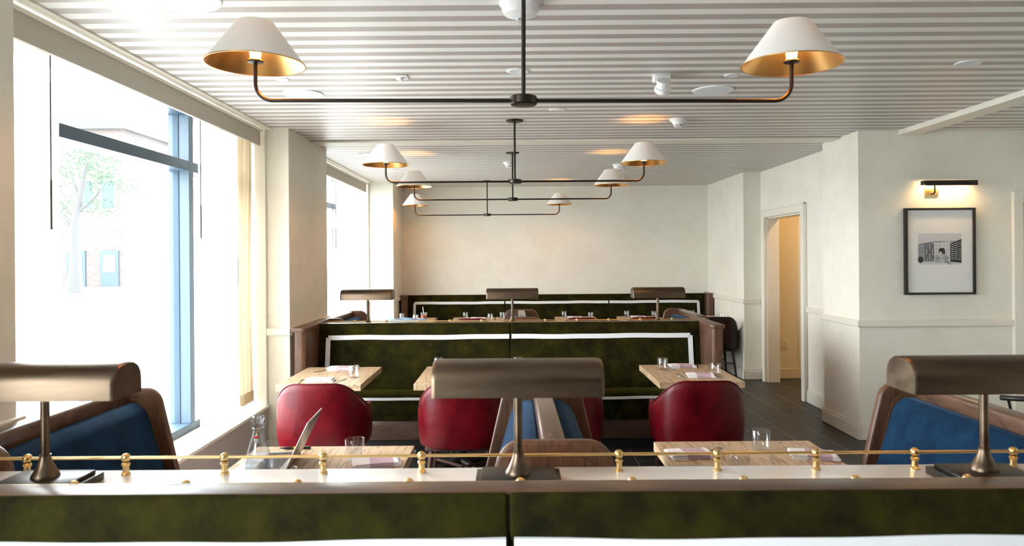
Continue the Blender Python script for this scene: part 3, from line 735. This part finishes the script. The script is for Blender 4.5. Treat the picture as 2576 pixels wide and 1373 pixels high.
# spindle backed chair at the right edge
def spindle_chair(loc, rz, label):
    t = thing('spindle_chair', label, 'chair', loc, rz)
    obj('seat', LA([(0.02, 0.435), (0.20, 0.435), (0.215, 0.45), (0.20, 0.465), (0.02, 0.458)], seg=36, capb=True, capt=True), 'blackwood', t)
    arc = []
    for i in range(25):
        a = math.radians(-105 + 210*i/24); arc.append((0.27*math.sin(a), -0.25*math.cos(a), 0.742 + 0.025*math.cos(a)))
    obj('crest_rail', TU(arc, 0.017, 10), 'blackwood', t)
    for i in range(9):
        a = math.radians(-96 + 192*i/8)
        obj('spindle', TU([(0.165*math.sin(a), -0.165*math.cos(a), 0.455), (0.262*math.sin(a), -0.243*math.cos(a), 0.742 + 0.02*math.cos(a))], 0.0085, 8), 'blackwood', t)
    for sx in (-1, 1):
        for sy in (-1, 1): obj('leg', TU([(sx*0.13, sy*0.13, 0.44), (sx*0.21, sy*0.21, 0.0)], [0.017, 0.012], 8), 'blackwood', t)
    return t
spindle_chair((3.36, 4.70, 0), 0.5, 'black spindle backed chair at the right edge below the lamp hood')
# ------------------------------------------------------------------ chandeliers
def make_chandelier():
    t = thing('chandelier', '', 'chandelier', (0, 0, 0), 0, 'two armed chandeliers')     # origin: ceiling point
    zh = 2.258 - H
    obj('canopy', LA([(0.07, 0.0), (0.07, -0.008), (0.066, -0.012), (0.012, -0.014), (0.010, -0.03), (0.006, -0.04)], seg=36, capt=True), 'rod', t)
    obj('stem', TU([(0, 0, -0.035), (0, 0, zh)], 0.0085, 14), 'rod', t)
    obj('hub', LA([(0.02, zh + 0.019), (0.049, zh + 0.017), (0.053, zh + 0.013), (0.053, zh - 0.013), (0.049, zh - 0.017), (0.01, zh - 0.019)], seg=36, capb=True, capt=True), 'rod', t)
    for s in (-1, 1):
        R = 0.065; AX = 1.04; pts = [(s*0.045, 0, zh)]
        pts += [(s*(AX - R), 0, zh)]
        for k in range(1, 11):
            a = PI/2*k/10; pts.append((s*(AX - R + R*math.sin(a)), 0, zh + R - R*math.cos(a)))
        zc = 2.408 - H
        pts.append((s*AX, 0, zc))
        arm = obj('arm', TU(pts, 0.0078, 12), 'rod', t)
        obj('cup', LA([(0.010, zc - 0.006), (0.029, zc - 0.003), (0.030, zc + 0.003), (0.026, zc + 0.008)], (s*AX, 0, 0), 28, True, True), 'rod', arm)
        zb, ztp = 2.398 - H, 2.562 - H; rb, rt = 0.189, 0.068
        prof = [(rb, zb), (rt + 0.002, ztp - 0.003), (rt, ztp)]
        sh = obj('shade', LA(prof, (s*AX, 0, 0), 56), 'shade', t)
        prof2 = [(rb, zb), (rb - 0.003, zb + 0.0005), (rt - 0.002, ztp - 0.001), (rt, ztp)]
        obj('shade_lining', LA(prof2, (s*AX, 0, 0), 56), 'gold', sh)
        obj('rim', LA([(rb - 0.003, zb - 0.001), (rb + 0.001, zb - 0.001), (rb + 0.001, zb + 0.003)], (s*AX, 0, 0), 56), 'gold', sh)
        obj('bulb', LA([(0.017, zc + 0.008), (0.019, zc + 0.02), (0.026, zc + 0.075), (0.022, zc + 0.083), (0.002, zc + 0.084)], (s*AX, 0, 0), 24, True, True), 'bulb', arm)
    return t
ch = make_chandelier(); ch.location = (0.053, 2.83, H); ch.rotation_euler = (0, 0.008, 0); ch['label'] = 'nearest two armed chandelier with white cone shades'
def chand(x, y, lab, ry=0.0, rz=0.0):
    c = dup(ch, (x, y, H), None, lab); c.rotation_euler = (0, ry, rz)
chand(0.028, 5.88, 'second chandelier, its round ceiling canopy in view')
chand(0.012, 7.705, 'third chandelier from the camera')
chand(-0.352, 10.53, 'farthest and smallest chandelier before the end wall')

# ------------------------------------------------------------------ ceiling fittings
def speaker(x, y, r, lab):
    t = thing('ceiling_speaker', lab, 'speaker', (x, y, H), 0, 'round ceiling speakers')
    obj('rim', LA([(r, 0), (r, -0.006), (r - 0.010, -0.010), (r*0.82, -0.007)], seg=48), 'white', t)
    obj('grille', LA([(r*0.84, -0.007), (r*0.5, -0.009), (0.004, -0.010)], seg=48, capt=True), 'grille', t)
speaker(-1.385, 4.87, 0.133, 'round white ceiling speaker left of the second chandelier')
speaker(1.345, 4.85, 0.135, 'round white ceiling speaker right of the near chandelier stem')
speaker(-1.395, 3.06, 0.175, 'large white ceiling disc cut by the top edge, upper left')
speaker(-1.49, 7.75, 0.13, 'far white ceiling speaker left of the second chandelier shade')
def downlight(x, y, r, lab, blank=False):
    t = thing('downlight', lab, 'downlight', (x, y, H), 0, 'recessed ceiling downlights')
    obj('trim_ring', LA([(r, 0), (r, -0.004), (r - 0.006, -0.007), (r*0.66, -0.004)], seg=40), 'white', t)
    obj('lens', LA([(r*0.68, -0.004), (r*0.4, -0.0015), (0.003, -0.001)], seg=40, capt=True), 'white' if blank else 'grille', t)
downlight(0.042, 4.31, 0.066, 'white recessed downlight behind the near chandelier stem')
downlight(1.347, 4.45, 0.045, 'blank white ceiling plate left of the near right shade')
downlight(2.64, 4.21, 0.073, 'white recessed downlight at the far right of the ceiling')
downlight(-1.40, 4.46, 0.042, 'small white ceiling plate below the near left shade')
downlight(2.69, 8.85, 0.062, 'far white recessed downlight above the doorway')
downlight(-1.52, 9.15, 0.06, 'far white recessed downlight behind the left shades')
downlight(1.81, 10.55, 0.06, 'farthest white downlight by the end wall')
def smoke(x, y, s, lab):
    t = thing('smoke_detector', lab, 'smoke detector', (x, y, H), 0, 'white smoke detectors')
    obj('housing', LA([(0.072*s, 0), (0.072*s, -0.006), (0.058*s, -0.018), (0.043*s, -0.040), (0.040*s, -0.058), (0.032*s, -0.062), (0.003, -0.063)], seg=36, capt=True), 'white', t)
    for k in range(8):
        a = 2*PI*k/8 + 0.2
        obj('vent_slot', TU([(0.0405*s*math.cos(a - 0.25), 0.0405*s*math.sin(a - 0.25), -0.052), (0.0412*s*math.cos(a), 0.0412*s*math.sin(a), -0.052), (0.0405*s*math.cos(a + 0.25), 0.0405*s*math.sin(a + 0.25), -0.052)], 0.003*s, 6), 'black', t)
smoke(1.35, 5.88, 1.0, 'white smoke detector right of the second chandelier canopy')
smoke(-0.025, 8.50, 1.0, 'far white smoke detector behind the third chandelier stem')
def strobe(x, y, lab, text, s=1.0):
    t = thing('fire_alarm', lab, 'fire alarm', (x, y, H), 0, 'round white fire alarms')
    obj('base', LA([(0.092*s, 0), (0.092*s, -0.010), (0.080*s, -0.014)], seg=40), 'white', t)
    obj('housing', LA([(0.080*s, -0.012), (0.082*s, -0.030), (0.070*s, -0.052), (0.050*s, -0.060), (0.003, -0.061)], seg=40, capt=True), 'white', t)
    obj('lens', LA([(0.024*s, -0.058), (0.022*s, -0.075), (0.012*s, -0.086), (0.002, -0.088)], seg=20, capt=True), 'glass', t)
    obj('flash_tube', TU([(-0.012*s, 0, -0.070), (0.012*s, 0, -0.070)], 0.004*s, 8), 'steel', t)
    if text:
        cu = bpy.data.curves.new('lettering', 'FONT'); cu.body = text; cu.size = 0.040; cu.align_x = 'CENTER'; cu.extrude = 0.0006
        to = bpy.data.objects.new('lettering_source', cu); COL.objects.link(to)
        dg = bpy.context.evaluated_depsgraph_get(); me = bpy.data.meshes.new_from_object(to.evaluated_get(dg))
        bpy.data.objects.remove(to); me.materials.clear(); me.materials.append(M['red'])
        lo = bpy.data.objects.new('lettering', me); COL.objects.link(lo); lo.parent = t
        lo.location = (0, -0.0795*s, -0.046); lo.rotation_euler = (math.radians(68), 0, 0)
strobe(0.045, 3.15, 'round white fire strobe behind the near stem at the top edge', '')
strobe(1.305, 8.75, 'round white fire alarm lettered FIRE beside the right shades', 'FIRE', 1.0)
def plate(name, x, y, wx, wy, h, lab, cat, extra=None):
    t = thing(name, lab, cat, (x, y, H))
    obj('cover', B(-wx/2, wx/2, -wy/2, wy/2, -h, 0.0, bev=0.003), 'white', t)
    if extra == 'sensor': obj('sensor_dome', sphere(bmesh.new(), (-0.005, -0.01, -h - 0.004), 0.017, 16, 10), 'white', t); obj('slot', B(-0.02, 0.02, 0.012, 0.018, -h - 0.001, -h + 0.002), 'grille', t)
    if extra == 'led': obj('indicator', B(0.0, 0.006, -0.01, -0.004, -h - 0.001, -h + 0.002), 'grille', t); obj('button', B(0.05, 0.068, 0.0, 0.018, -h - 0.0015, -h + 0.002), 'grille', t)
plate('motion_sensor', -0.662, 4.43, 0.078, 0.105, 0.008, 'small square motion sensor on the ceiling between the near lamps', 'sensor', 'sensor')
plate('ceiling_plate', 0.343, 5.43, 0.115, 0.075, 0.008, 'flat white plate on the ceiling below the near arm', 'plate', 'led')
bd = thing('beam_detector', 'white angled beam detector on the ceiling right of the stem', 'detector', (0.92, 4.45, H))
obj('mount', B(-0.05, 0.05, -0.03, 0.04, -0.035, 0, bev=0.004), 'white', bd)
hb = LA([(0.003, 0.0), (0.044, 0.0), (0.050, 0.010), (0.050, 0.028), (0.040, 0.034), (0.040, 0.075), (0.003, 0.078)], seg=32, capb=True, capt=True)
bmesh.ops.rotate(hb, verts=hb.verts, cent=(0, 0, 0), matrix=Matrix.Rotation(math.radians(38), 3, 'X')); bmesh.ops.translate(hb, verts=hb.verts, vec=(0, -0.02, -0.105))
obj('head', hb, 'white', bd)

# ------------------------------------------------------------------ picture wall
pf = thing('framed_photograph', 'black framed black and white photograph with wide white mat', 'picture', (3.79, 6.488, 1.672))
FX, FZ, FD = 0.31, 0.383, 0.045
for (a, b_, c, d) in ((-FX, -FX + 0.019, -FZ, FZ), (FX - 0.019, FX, -FZ, FZ), (-FX + 0.019, FX - 0.019, FZ - 0.019, FZ), (-FX + 0.019, FX - 0.019, -FZ, -FZ + 0.019)):
    obj('frame_side', B(a, b_, -FD, -0.002, c, d, bev=0.0015), 'frameblack', pf)
obj('mat', B(-FX + 0.018, FX - 0.018, -0.026, -0.018, -FZ + 0.018, FZ - 0.018), 'matboard', pf)
obj('glazing', B(-FX + 0.018, FX - 0.018, -0.036, -0.034, -FZ + 0.018, FZ - 0.018), 'picglass', pf)
# the printed photograph: flat tones laid out as in the print
ph = bmesh.new(); PM = ['matboard', 'print_lt', 'print_mid', 'print_dk', 'print_bk']
M['print_lt'] = plain('print_light_grey', (0.60, 0.59, 0.61), 0.8); M['print_mid'] = plain('print_mid_grey', (0.30, 0.29, 0.30), 0.8)
M['print_dk'] = plain('print_dark_grey', (0.10, 0.095, 0.10), 0.8); M['print_bk'] = plain('print_black', (0.015, 0.014, 0.015), 0.8)
PX, PZ = -0.192, -0.118; PW, PHT = 0.384, 0.276; lay = [0]
def pq(pts, mi):
    lay[0] += 1; y = -0.0262 - lay[0]*0.000012
    f = ph.faces.new([ph.verts.new((PX + a*PW, y, PZ + b_*PHT)) for a, b_ in pts]); f.material_index = mi
def pr_(a, b_, c, d, mi): pq([(a, b_), (c, b_), (c, d), (a, d)], mi)
def pline(a, b_, c, d, wd, mi):
    dx, dz = c - a, (d - b_)*PHT/PW; l = math.hypot(dx, dz) or 1; nx_, nz_ = -dz/l*wd, dx/l*wd*PW/PHT
    pq([(a - nx_, b_ - nz_), (c - nx_, d - nz_), (c + nx_, d + nz_), (a + nx_, b_ + nz_)], mi)
def pdisc(a, b_, r, mi, sz=1.0): pq([(a + r*math.cos(2*PI*k/20), b_ + r*sz*PW/PHT*math.sin(2*PI*k/20)) for k in range(20)], mi)
pr_(0, 0, 1, 1, 1); pr_(0, 0, 1, 0.13, 1); pq([(0, 0.1), (1, 0.06), (1, 0.72), (0.5, 0.76), (0, 0.66)], 2); pq([(0.36, 0.1), (0.74, 0.1), (0.74, 0.74), (0.36, 0.72)], 1)
for k in range(5): pline(0.36, 0.2 + 0.1*k, 0.76, 0.2 + 0.1*k, 0.002, 3)
for k in range(4): pline(0.42 + 0.09*k, 0.12, 0.42 + 0.09*k, 0.72, 0.002, 3)
pr_(0.155, 0.14, 0.365, 0.68, 3)
for k in range(11): pr_(0.165, 0.17 + 0.046*k, 0.355, 0.188 + 0.046*k, 1)
for a in (0.155, 0.225, 0.295, 0.35): pr_(a, 0.14, a + 0.014, 0.68, 4)
pline(0.17, 0.2, 0.35, 0.64, 0.006, 4); pline(0.35, 0.2, 0.17, 0.64, 0.006, 4)
pq([(0.74, 0.1), (1, 0.05), (1, 0.82), (0.74, 0.66)], 4)
for k in range(9): pline(0.76, 0.18 + 0.055*k, 0.99, 0.16 + 0.072*k, 0.006, 1)
for a in (0.82, 0.92): pr_(a, 0.08, a + 0.014, 0.74, 4)
pline(0, 0.64, 0.42, 0.75, 0.005, 3); pline(0.42, 0.72, 0.9, 0.76, 0.004, 3); pline(0, 0.52, 0.15, 0.55, 0.005, 3); pline(0, 0.42, 0.15, 0.44, 0.005, 3)
pq([(0.475, 0.34), (0.62, 0.34), (0.62, 0.48), (0.585, 0.53), (0.51, 0.53), (0.475, 0.48)], 4)
pq([(0.40, 0.14), (0.50, 0.42), (0.55, 0.40), (0.50, 0.13)], 1); pq([(0.60, 0.14), (0.66, 0.42), (0.71, 0.40), (0.70, 0.13)], 1)
for a in (0.435, 0.645): pdisc(a, 0.19, 0.066, 3); pdisc(a, 0.19, 0.056, 1); pdisc(a, 0.19, 0.036, 2)
pdisc(0.055, 0.16, 0.062, 4, 1.2); pline(0.62, 0.10, 0.75, 0.0, 0.006, 4); pline(0.68, 0.09, 0.80, 0.02, 0.004, 3)
for k in range(14): pline(0.42 + 0.02*k, 0.13 + 0.02*(k % 3), 0.43 + 0.02*k, 0.30 + 0.03*(k % 4), 0.0022, 3)
obj('photo_print', ph, PM, pf, False)

pl = thing('picture_light', 'slim black picture light above the framed photograph', 'picture light', (3.745, 6.488, 2.20))
obj('wall_plate', B(-0.075, 0.045, -0.012, 0.0, -0.045, 0.045, bev=0.002), 'brass', pl)
obj('arm', TU([(-0.015, -0.010, -0.02), (-0.015, -0.045, -0.02), (-0.015, -0.060, -0.008), (-0.015, -0.062, 0.086)], 0.007, 10), 'rod', pl)
hoodp = obj('hood', PR([(-0.130, 0.046), (-0.124, 0.046), (-0.124, 0.084), (-0.055, 0.084), (-0.055, 0.090), (-0.130, 0.090)], -0.135, 0.320, 'YZ'), 'lampblack', pl, False)
for xx in (-0.1365, 0.317): obj('hood_end', B(xx, xx + 0.004, -0.13, -0.055, 0.052, 0.090), 'lampblack', hoodp, False)
M['picstrip'] = mk_emit('picture_light_strip', (1.0, 0.62, 0.26), 42.0)
obj('light_tube', B(-0.12, 0.305, -0.112, -0.084, 0.070, 0.0825), 'picstrip', pl)
ot = thing('wall_outlet', 'cream double wall outlet seen through the doorway', 'outlet', (3.635, 9.76, 0.45))
obj('cover_plate', B(-0.042, 0.042, -0.008, 0, -0.062, 0.062, bev=0.003), 'hall', ot)
for z in (-0.022, 0.022):
    so = obj('socket', B(-0.018, 0.018, -0.011, -0.006, z - 0.017, z + 0.017, bev=0.004), 'hall', ot)
    for dx in (-0.007, 0.007): obj('slot', B(dx - 0.0022, dx + 0.0022, -0.0125, -0.0105, z - 0.002, z + 0.009), 'black', so)
hl_ = thing('hall_ceiling_light', 'warm recessed ceiling light in the hall', 'downlight', (3.95, 8.75, H))
obj('trim_ring', LA([(0.09, 0), (0.09, -0.004), (0.07, -0.008)], seg=32), 'white', hl_)
M['halllamp'] = mk_emit('warm_hall_lamp', (1.0, 0.62, 0.25), 190.0)
obj('lens', LA([(0.07, -0.006), (0.003, -0.006)], seg=32), 'halllamp', hl_)

# ------------------------------------------------------------------ tableware
ZT = 0.745
def make_tumbler():
    bm = LA([(0.003, 0.002), (0.036, 0.002), (0.0405, 0.006), (0.0425, 0.014), (0.0435, 0.092), (0.0425, 0.0935), (0.0412, 0.092), (0.0402, 0.018), (0.037, 0.012), (0.003, 0.011)], seg=36, capb=True, capt=True)
    o = obj('tumbler', bm, 'glass'); return tag(o, '', 'glass', 'clear glass tumblers')
tum = make_tumbler(); first = [True]
def tumbler(x, y, lab, s=1.0):
    if first[0]: o = tum; first[0] = False
    else: o = tum.copy(); COL.objects.link(o)
    o.location = (x, y, ZT); o.scale = (s, s, s); o['label'] = lab; return o
def make_napkin(w_=0.19, d_=0.115):
    path = []; zs = [0.003, 0.0105, 0.018]; half = w_/2; th = 0.0030
    for k, z in enumerate(zs):
        xs = [(-half + w_*i/14) for i in range(15)]
        if k % 2: xs.reverse()
        for x in xs: path.append((x*(1 - 0.02*k), z + 0.0012*math.sin(25*x + k)))
        if k < 2:
            e = xs[-1]; sgn = 1 if e > 0 else -1
            for j in (0.25, 0.5, 0.75): path.append((e + sgn*0.006*math.sin(PI*j), z + 0.0075*j))
    bm = bmesh.new(); ny = 8; rows = []
    for j in range(ny + 1):
        y = -d_/2 + d_*j/ny; row = []
        for i, (x, z) in enumerate(path):
            a = Vector(path[max(i-1, 0)]); b_ = Vector(path[min(i+1, len(path)-1)]); tn = (b_ - a).normalized(); nn = Vector((-tn.y, tn.x))
            wob = 0.002*math.sin(17*y + 0.5*i)
            row.append((bm.verts.new((x + nn.x*th + wob, y + 0.0015*math.sin(9*i), z + nn.y*th)), bm.verts.new((x - nn.x*th + wob, y + 0.0015*math.sin(9*i), z - nn.y*th))))
        rows.append(row)
    for r0, r1 in zip(rows, rows[1:]):
        for i in range(len(path) - 1):
            for s in (0, 1): bm.faces.new((r0[i][s], r0[i+1][s], r1[i+1][s], r1[i][s]))
    for r in (rows[0], rows[-1]):
        for i in range(len(path) - 1): bm.faces.new((r[i][0], r[i+1][0], r[i+1][1], r[i][1]))
    o = obj('napkin', bm, 'napkin'); return tag(o, '', 'napkin', 'folded striped napkins')
nap = make_napkin(); firstn = [True]
def napkin(x, y, lab, rz=0.0, s=1.0):
    if firstn[0]: o = nap; firstn[0] = False
    else: o = nap.copy(); COL.objects.link(o)
    o.location = (x, y, ZT + 0.0012); o.rotation_euler = (0, 0, rz); o.scale = (s, s, s); o['label'] = lab; return o
def make_fork():
    bm = PR([(-0.0055, -0.10), (0.0055, -0.10), (0.0028, 0.02), (0.004, 0.035), (0.0115, 0.048), (0.0115, 0.062), (-0.0115, 0.062), (-0.0115, 0.048), (-0.004, 0.035), (-0.0028, 0.02)], 0.001, 0.0035, 'XY')
    for k in range(4): x = -0.0098 + 0.0065*k; box(bm, x - 0.0014, x + 0.0014, 0.060, 0.098, 0.001, 0.0035)
    o = obj('fork', bm, 'steel', None, False); return tag(o, '', 'fork', 'table forks')
def make_knife():
    bm = PR([(-0.006, -0.11), (0.006, -0.11), (0.005, -0.01), (0.010, 0.0), (0.0095, 0.075), (0.002, 0.11), (-0.006, 0.11), (-0.007, 0.0), (-0.005, -0.01)], 0.001, 0.004, 'XY')
    o = obj('knife', bm, 'steel', None, False); return tag(o, '', 'knife', 'table knives')
fork0 = make_fork(); knife0 = make_knife(); ff = [True]; fk = [True]
def cutlery(kind, x, y, rz, lab):
    src, fl = (fork0, ff) if kind == 'fork' else (knife0, fk)
    if fl[0]: o = src; fl[0] = False
    else: o = src.copy(); COL.objects.link(o)
    o.location = (x, y, ZT); o.rotation_euler = (0, 0, rz); o['label'] = lab
# front right booth table
tumbler(1.154, 3.40, 'clear glass tumbler standing alone on the front right table')
tumbler(0.925, 2.99, 'clear tumbler between the two rail posts before the front right table')
napkin(0.800, 3.30, 'folded pink striped napkin at the left of the front right table', 0.12, 1.0)
napkin(1.345, 3.27, 'folded pink striped napkin at the right of the front right table', -0.25, 1.0)
cutlery('fork', 0.905, 3.38, -0.9, 'fork behind the left napkin on the front right table')
cutlery('knife', 0.795, 3.135, 1.5, 'knife in front of the left napkin on the front right table')
# front left booth table
tumbler(-0.715, 3.29, 'clear tumbler of water on the front left table, right of the laptop')
tumbler(-0.885, 2.83, 'clear tumbler in front of the laptop keyboard')
tumbler(-1.095, 2.86, 'clear tumbler left of the swing top bottle')
napkin(-0.600, 3.20, 'folded white napkin at the right end of the laptop table', 0.25, 1.0)
# middle tables
tumbler(1.190, 5.80, 'clear tumbler at the left of the aisle table')
tumbler(1.535, 5.53, 'clear tumbler at the right of the aisle table')
napkin(1.375, 5.93, 'pink napkin at the back of the aisle table', 0.05)
napkin(1.405, 5.46, 'pink napkin at the front of the aisle table', -0.15)
cutlery('fork', 1.262, 5.45, 0.15, 'fork left of the front napkin on the aisle table')
cutlery('knife', 1.548, 5.40, 0.35, 'knife right of the front napkin on the aisle table')
cutlery('knife', 1.262, 5.87, 0.2, 'knife beside the back left tumbler on the aisle table')
cutlery('fork', 1.505, 5.95, -0.2, 'fork right of the back napkin on the aisle table')
tumbler(-1.205, 5.52, 'clear tumbler on the table by the window pier')
napkin(-1.395, 5.93, 'pink napkin at the back of the table by the window pier', 0.0, 1.05)
napkin(-1.420, 5.37, 'white napkin at the front of the table by the window pier', 0.06, 1.0)
cutlery('knife', -1.525, 5.88, -0.5, 'knife left of the back napkin by the window pier')
cutlery('fork', -1.560, 5.36, 0.1, 'fork left of the front napkin by the window pier')
cutlery('knife', -1.275, 5.38, -0.25, 'knife right of the front napkin by the window pier')
tumbler(-0.605, 5.93, 'tumbler peeking out above the left end of the lamp hood')
tumbler(0.040, 5.93, 'tumbler peeking out above the middle of the lamp hood')
# far tables
for (x, y, lab) in ((-1.61, 10.62, 'far tumbler at the left end of the iced drink table'), (-1.375, 10.35, 'far tumbler just left of the iced drink'),
                    (-0.69, 10.72, 'far tumbler left of its napkin on the second far table'), (-0.318, 10.45, 'far tumbler right of its napkin on the second far table'),
                    (-0.150, 10.72, 'far tumbler at the left edge of the far double settee'), (0.765, 10.80, 'far tumbler left of the napkin on the table left of the right lamp'),
                    (1.135, 10.60, 'far tumbler right of the napkin on the table left of the right lamp'), (1.69, 10.80, 'far tumbler at the left on the table behind the right lamp'),
                    (2.075, 10.70, 'far tumbler just left of the right lamp pole'), (2.66, 10.80, 'far tumbler seen above the right settee rail'), (2.97, 10.35, 'far tumbler at the corner by the right wall')):
    tumbler(x, y, lab)
for (x, y, lab) in ((-1.44, 10.55, 'far napkin left of the iced drink'), (-0.505, 10.65, 'far napkin between two tumblers on the second far table'), (0.915, 10.70, 'far napkin between two tumblers left of the right lamp'),
                    (1.85, 10.72, 'far napkin left of the right lamp pole'), (2.76, 10.55, 'far napkin on the corner table by the right wall')):
    napkin(x, y, lab, 0.0, 1.05)
dk = thing('iced_drink', 'clear plastic cup of orange brown iced tea with a straw', 'drink', (-1.255, 10.33, ZT))
obj('cup', LA([(0.003, 0.001), (0.036, 0.001), (0.038, 0.01), (0.049, 0.118), (0.048, 0.119), (0.037, 0.012), (0.003, 0.004)], seg=28, capb=True, capt=True), 'cup', dk)
obj('tea', LA([(0.003, 0.006), (0.0355, 0.006), (0.0445, 0.088), (0.003, 0.089)], seg=28, capb=True, capt=True), 'tea', dk)
obj('lid', LA([(0.049, 0.114), (0.054, 0.116), (0.054, 0.124), (0.046, 0.128), (0.003, 0.128)], seg=28, capt=True), 'cup', dk)
obj('straw', TU([(0.006, 0, 0.03), (-0.014, 0, 0.205)], 0.0045, 8), 'white', dk)
# swing top bottle
bt = thing('swing_top_bottle', 'clear glass swing top water bottle beside the laptop', 'bottle', (-0.957, 2.74, ZT))
bt.scale = (1, 1, 1.05)
obj('glass_body', LA([(0.003, 0.002), (0.046, 0.002), (0.050, 0.008), (0.050, 0.125), (0.047, 0.150), (0.036, 0.190), (0.024, 0.228), (0.0185, 0.245), (0.0180, 0.285), (0.0215, 0.290), (0.0215, 0.300), (0.018, 0.304),
                      (0.014, 0.303), (0.0145, 0.245), (0.032, 0.190), (0.044, 0.150), (0.047, 0.125), (0.047, 0.012), (0.003, 0.010)], seg=40, capb=True, capt=True), 'bglass', bt)
obj('water', LA([(0.003, 0.011), (0.0465, 0.011), (0.0465, 0.120), (0.003, 0.1205)], seg=40, capb=True, capt=True), 'water', bt)
obj('stopper', LA([(0.003, 0.213), (0.008, 0.214), (0.0092, 0.219), (0.0092, 0.227), (0.006, 0.232)], (0.004, -0.034, 0), 24, True, True), 'white', bt)
obj('seal_ring', LA([(0.007, 0.231), (0.0100, 0.232), (0.0100, 0.237), (0.007, 0.238)], (0.004, -0.034, 0), 24, True, True), 'red', bt)
for s in (-1, 1):
    obj('wire_bail', TU([(s*0.0215, 0, 0.288), (s*0.0265, 0, 0.280), (s*0.0275, 0, 0.266), (s*0.0245, 0, 0.252), (s*0.0190, 0, 0.260)], 0.0016, 8), 'steel', bt)
obj('neck_wire', LA([(0.0192, 0.258), (0.0205, 0.260), (0.0192, 0.262)], seg=24), 'steel', bt)
# laptop (screen towards the window settee)
lp = thing('laptop', 'open silver laptop seen from the side on the left table', 'laptop', (-0.975, 3.23, ZT), 0.07)
hy = 0.155
lbse = obj('base', B(-0.218, 0.0, -hy, hy, 0.002, 0.014, bev=0.003), 'alu2', lp)
kb = bmesh.new()
for r in range(6):
    for c in range(14):
        x = -0.030 - r*0.0182; y = -hy + 0.020 + c*0.0195
        box(kb, x - 0.0155, x, y, y + 0.0165, 0.0138, 0.0156)
obj('keys', kb, 'black', lbse, False)
obj('trackpad', B(-0.205, -0.148, -0.048, 0.048, 0.0136, 0.0144), 'alu2', lbse)
scr = box(bmesh.new(), -0.0035, 0.0035, -hy, hy, 0, 0.222, bev=0.003); bmesh.ops.rotate(scr, verts=scr.verts, cent=(0, 0, 0), matrix=Matrix.Rotation(math.radians(26), 3, 'Y')); bmesh.ops.translate(scr, verts=scr.verts, vec=(0.0, 0, 0.013))
so_ = obj('lid', scr, 'alu2', lp)
dsp = box(bmesh.new(), -0.0042, -0.0036, -hy + 0.008, hy - 0.008, 0.016, 0.214); bmesh.ops.rotate(dsp, verts=dsp.verts, cent=(0, 0, 0), matrix=Matrix.Rotation(math.radians(26), 3, 'Y')); bmesh.ops.translate(dsp, verts=dsp.verts, vec=(0.0, 0, 0.013))
obj('display', dsp, 'black', so_)
obj('hinge', TU([(0.0, -hy + 0.03, 0.012), (0.0, hy - 0.03, 0.012)], 0.006, 10), 'black', lp)
pn = thing('pen', 'black and yellow pen lying behind the laptop', 'pen', (-1.035, 3.47, ZT + 0.0068), 0.05)
obj('barrel', TU([(-0.045, 0, 0), (0.07, 0, 0)], 0.0062, 10), 'black', pn)
obj('tip', TU([(-0.075, 0, 0), (-0.060, 0, 0), (-0.045, 0, 0)], [0.0012, 0.004, 0.0062], 10), 'black', pn)
obj('label_band', TU([(-0.012, 0, 0), (0.018, 0, 0)], 0.0065, 10), 'yellow', pn)
obj('clip', B(0.02, 0.065, -0.0015, 0.0015, 0.006, 0.008), 'steel', pn)
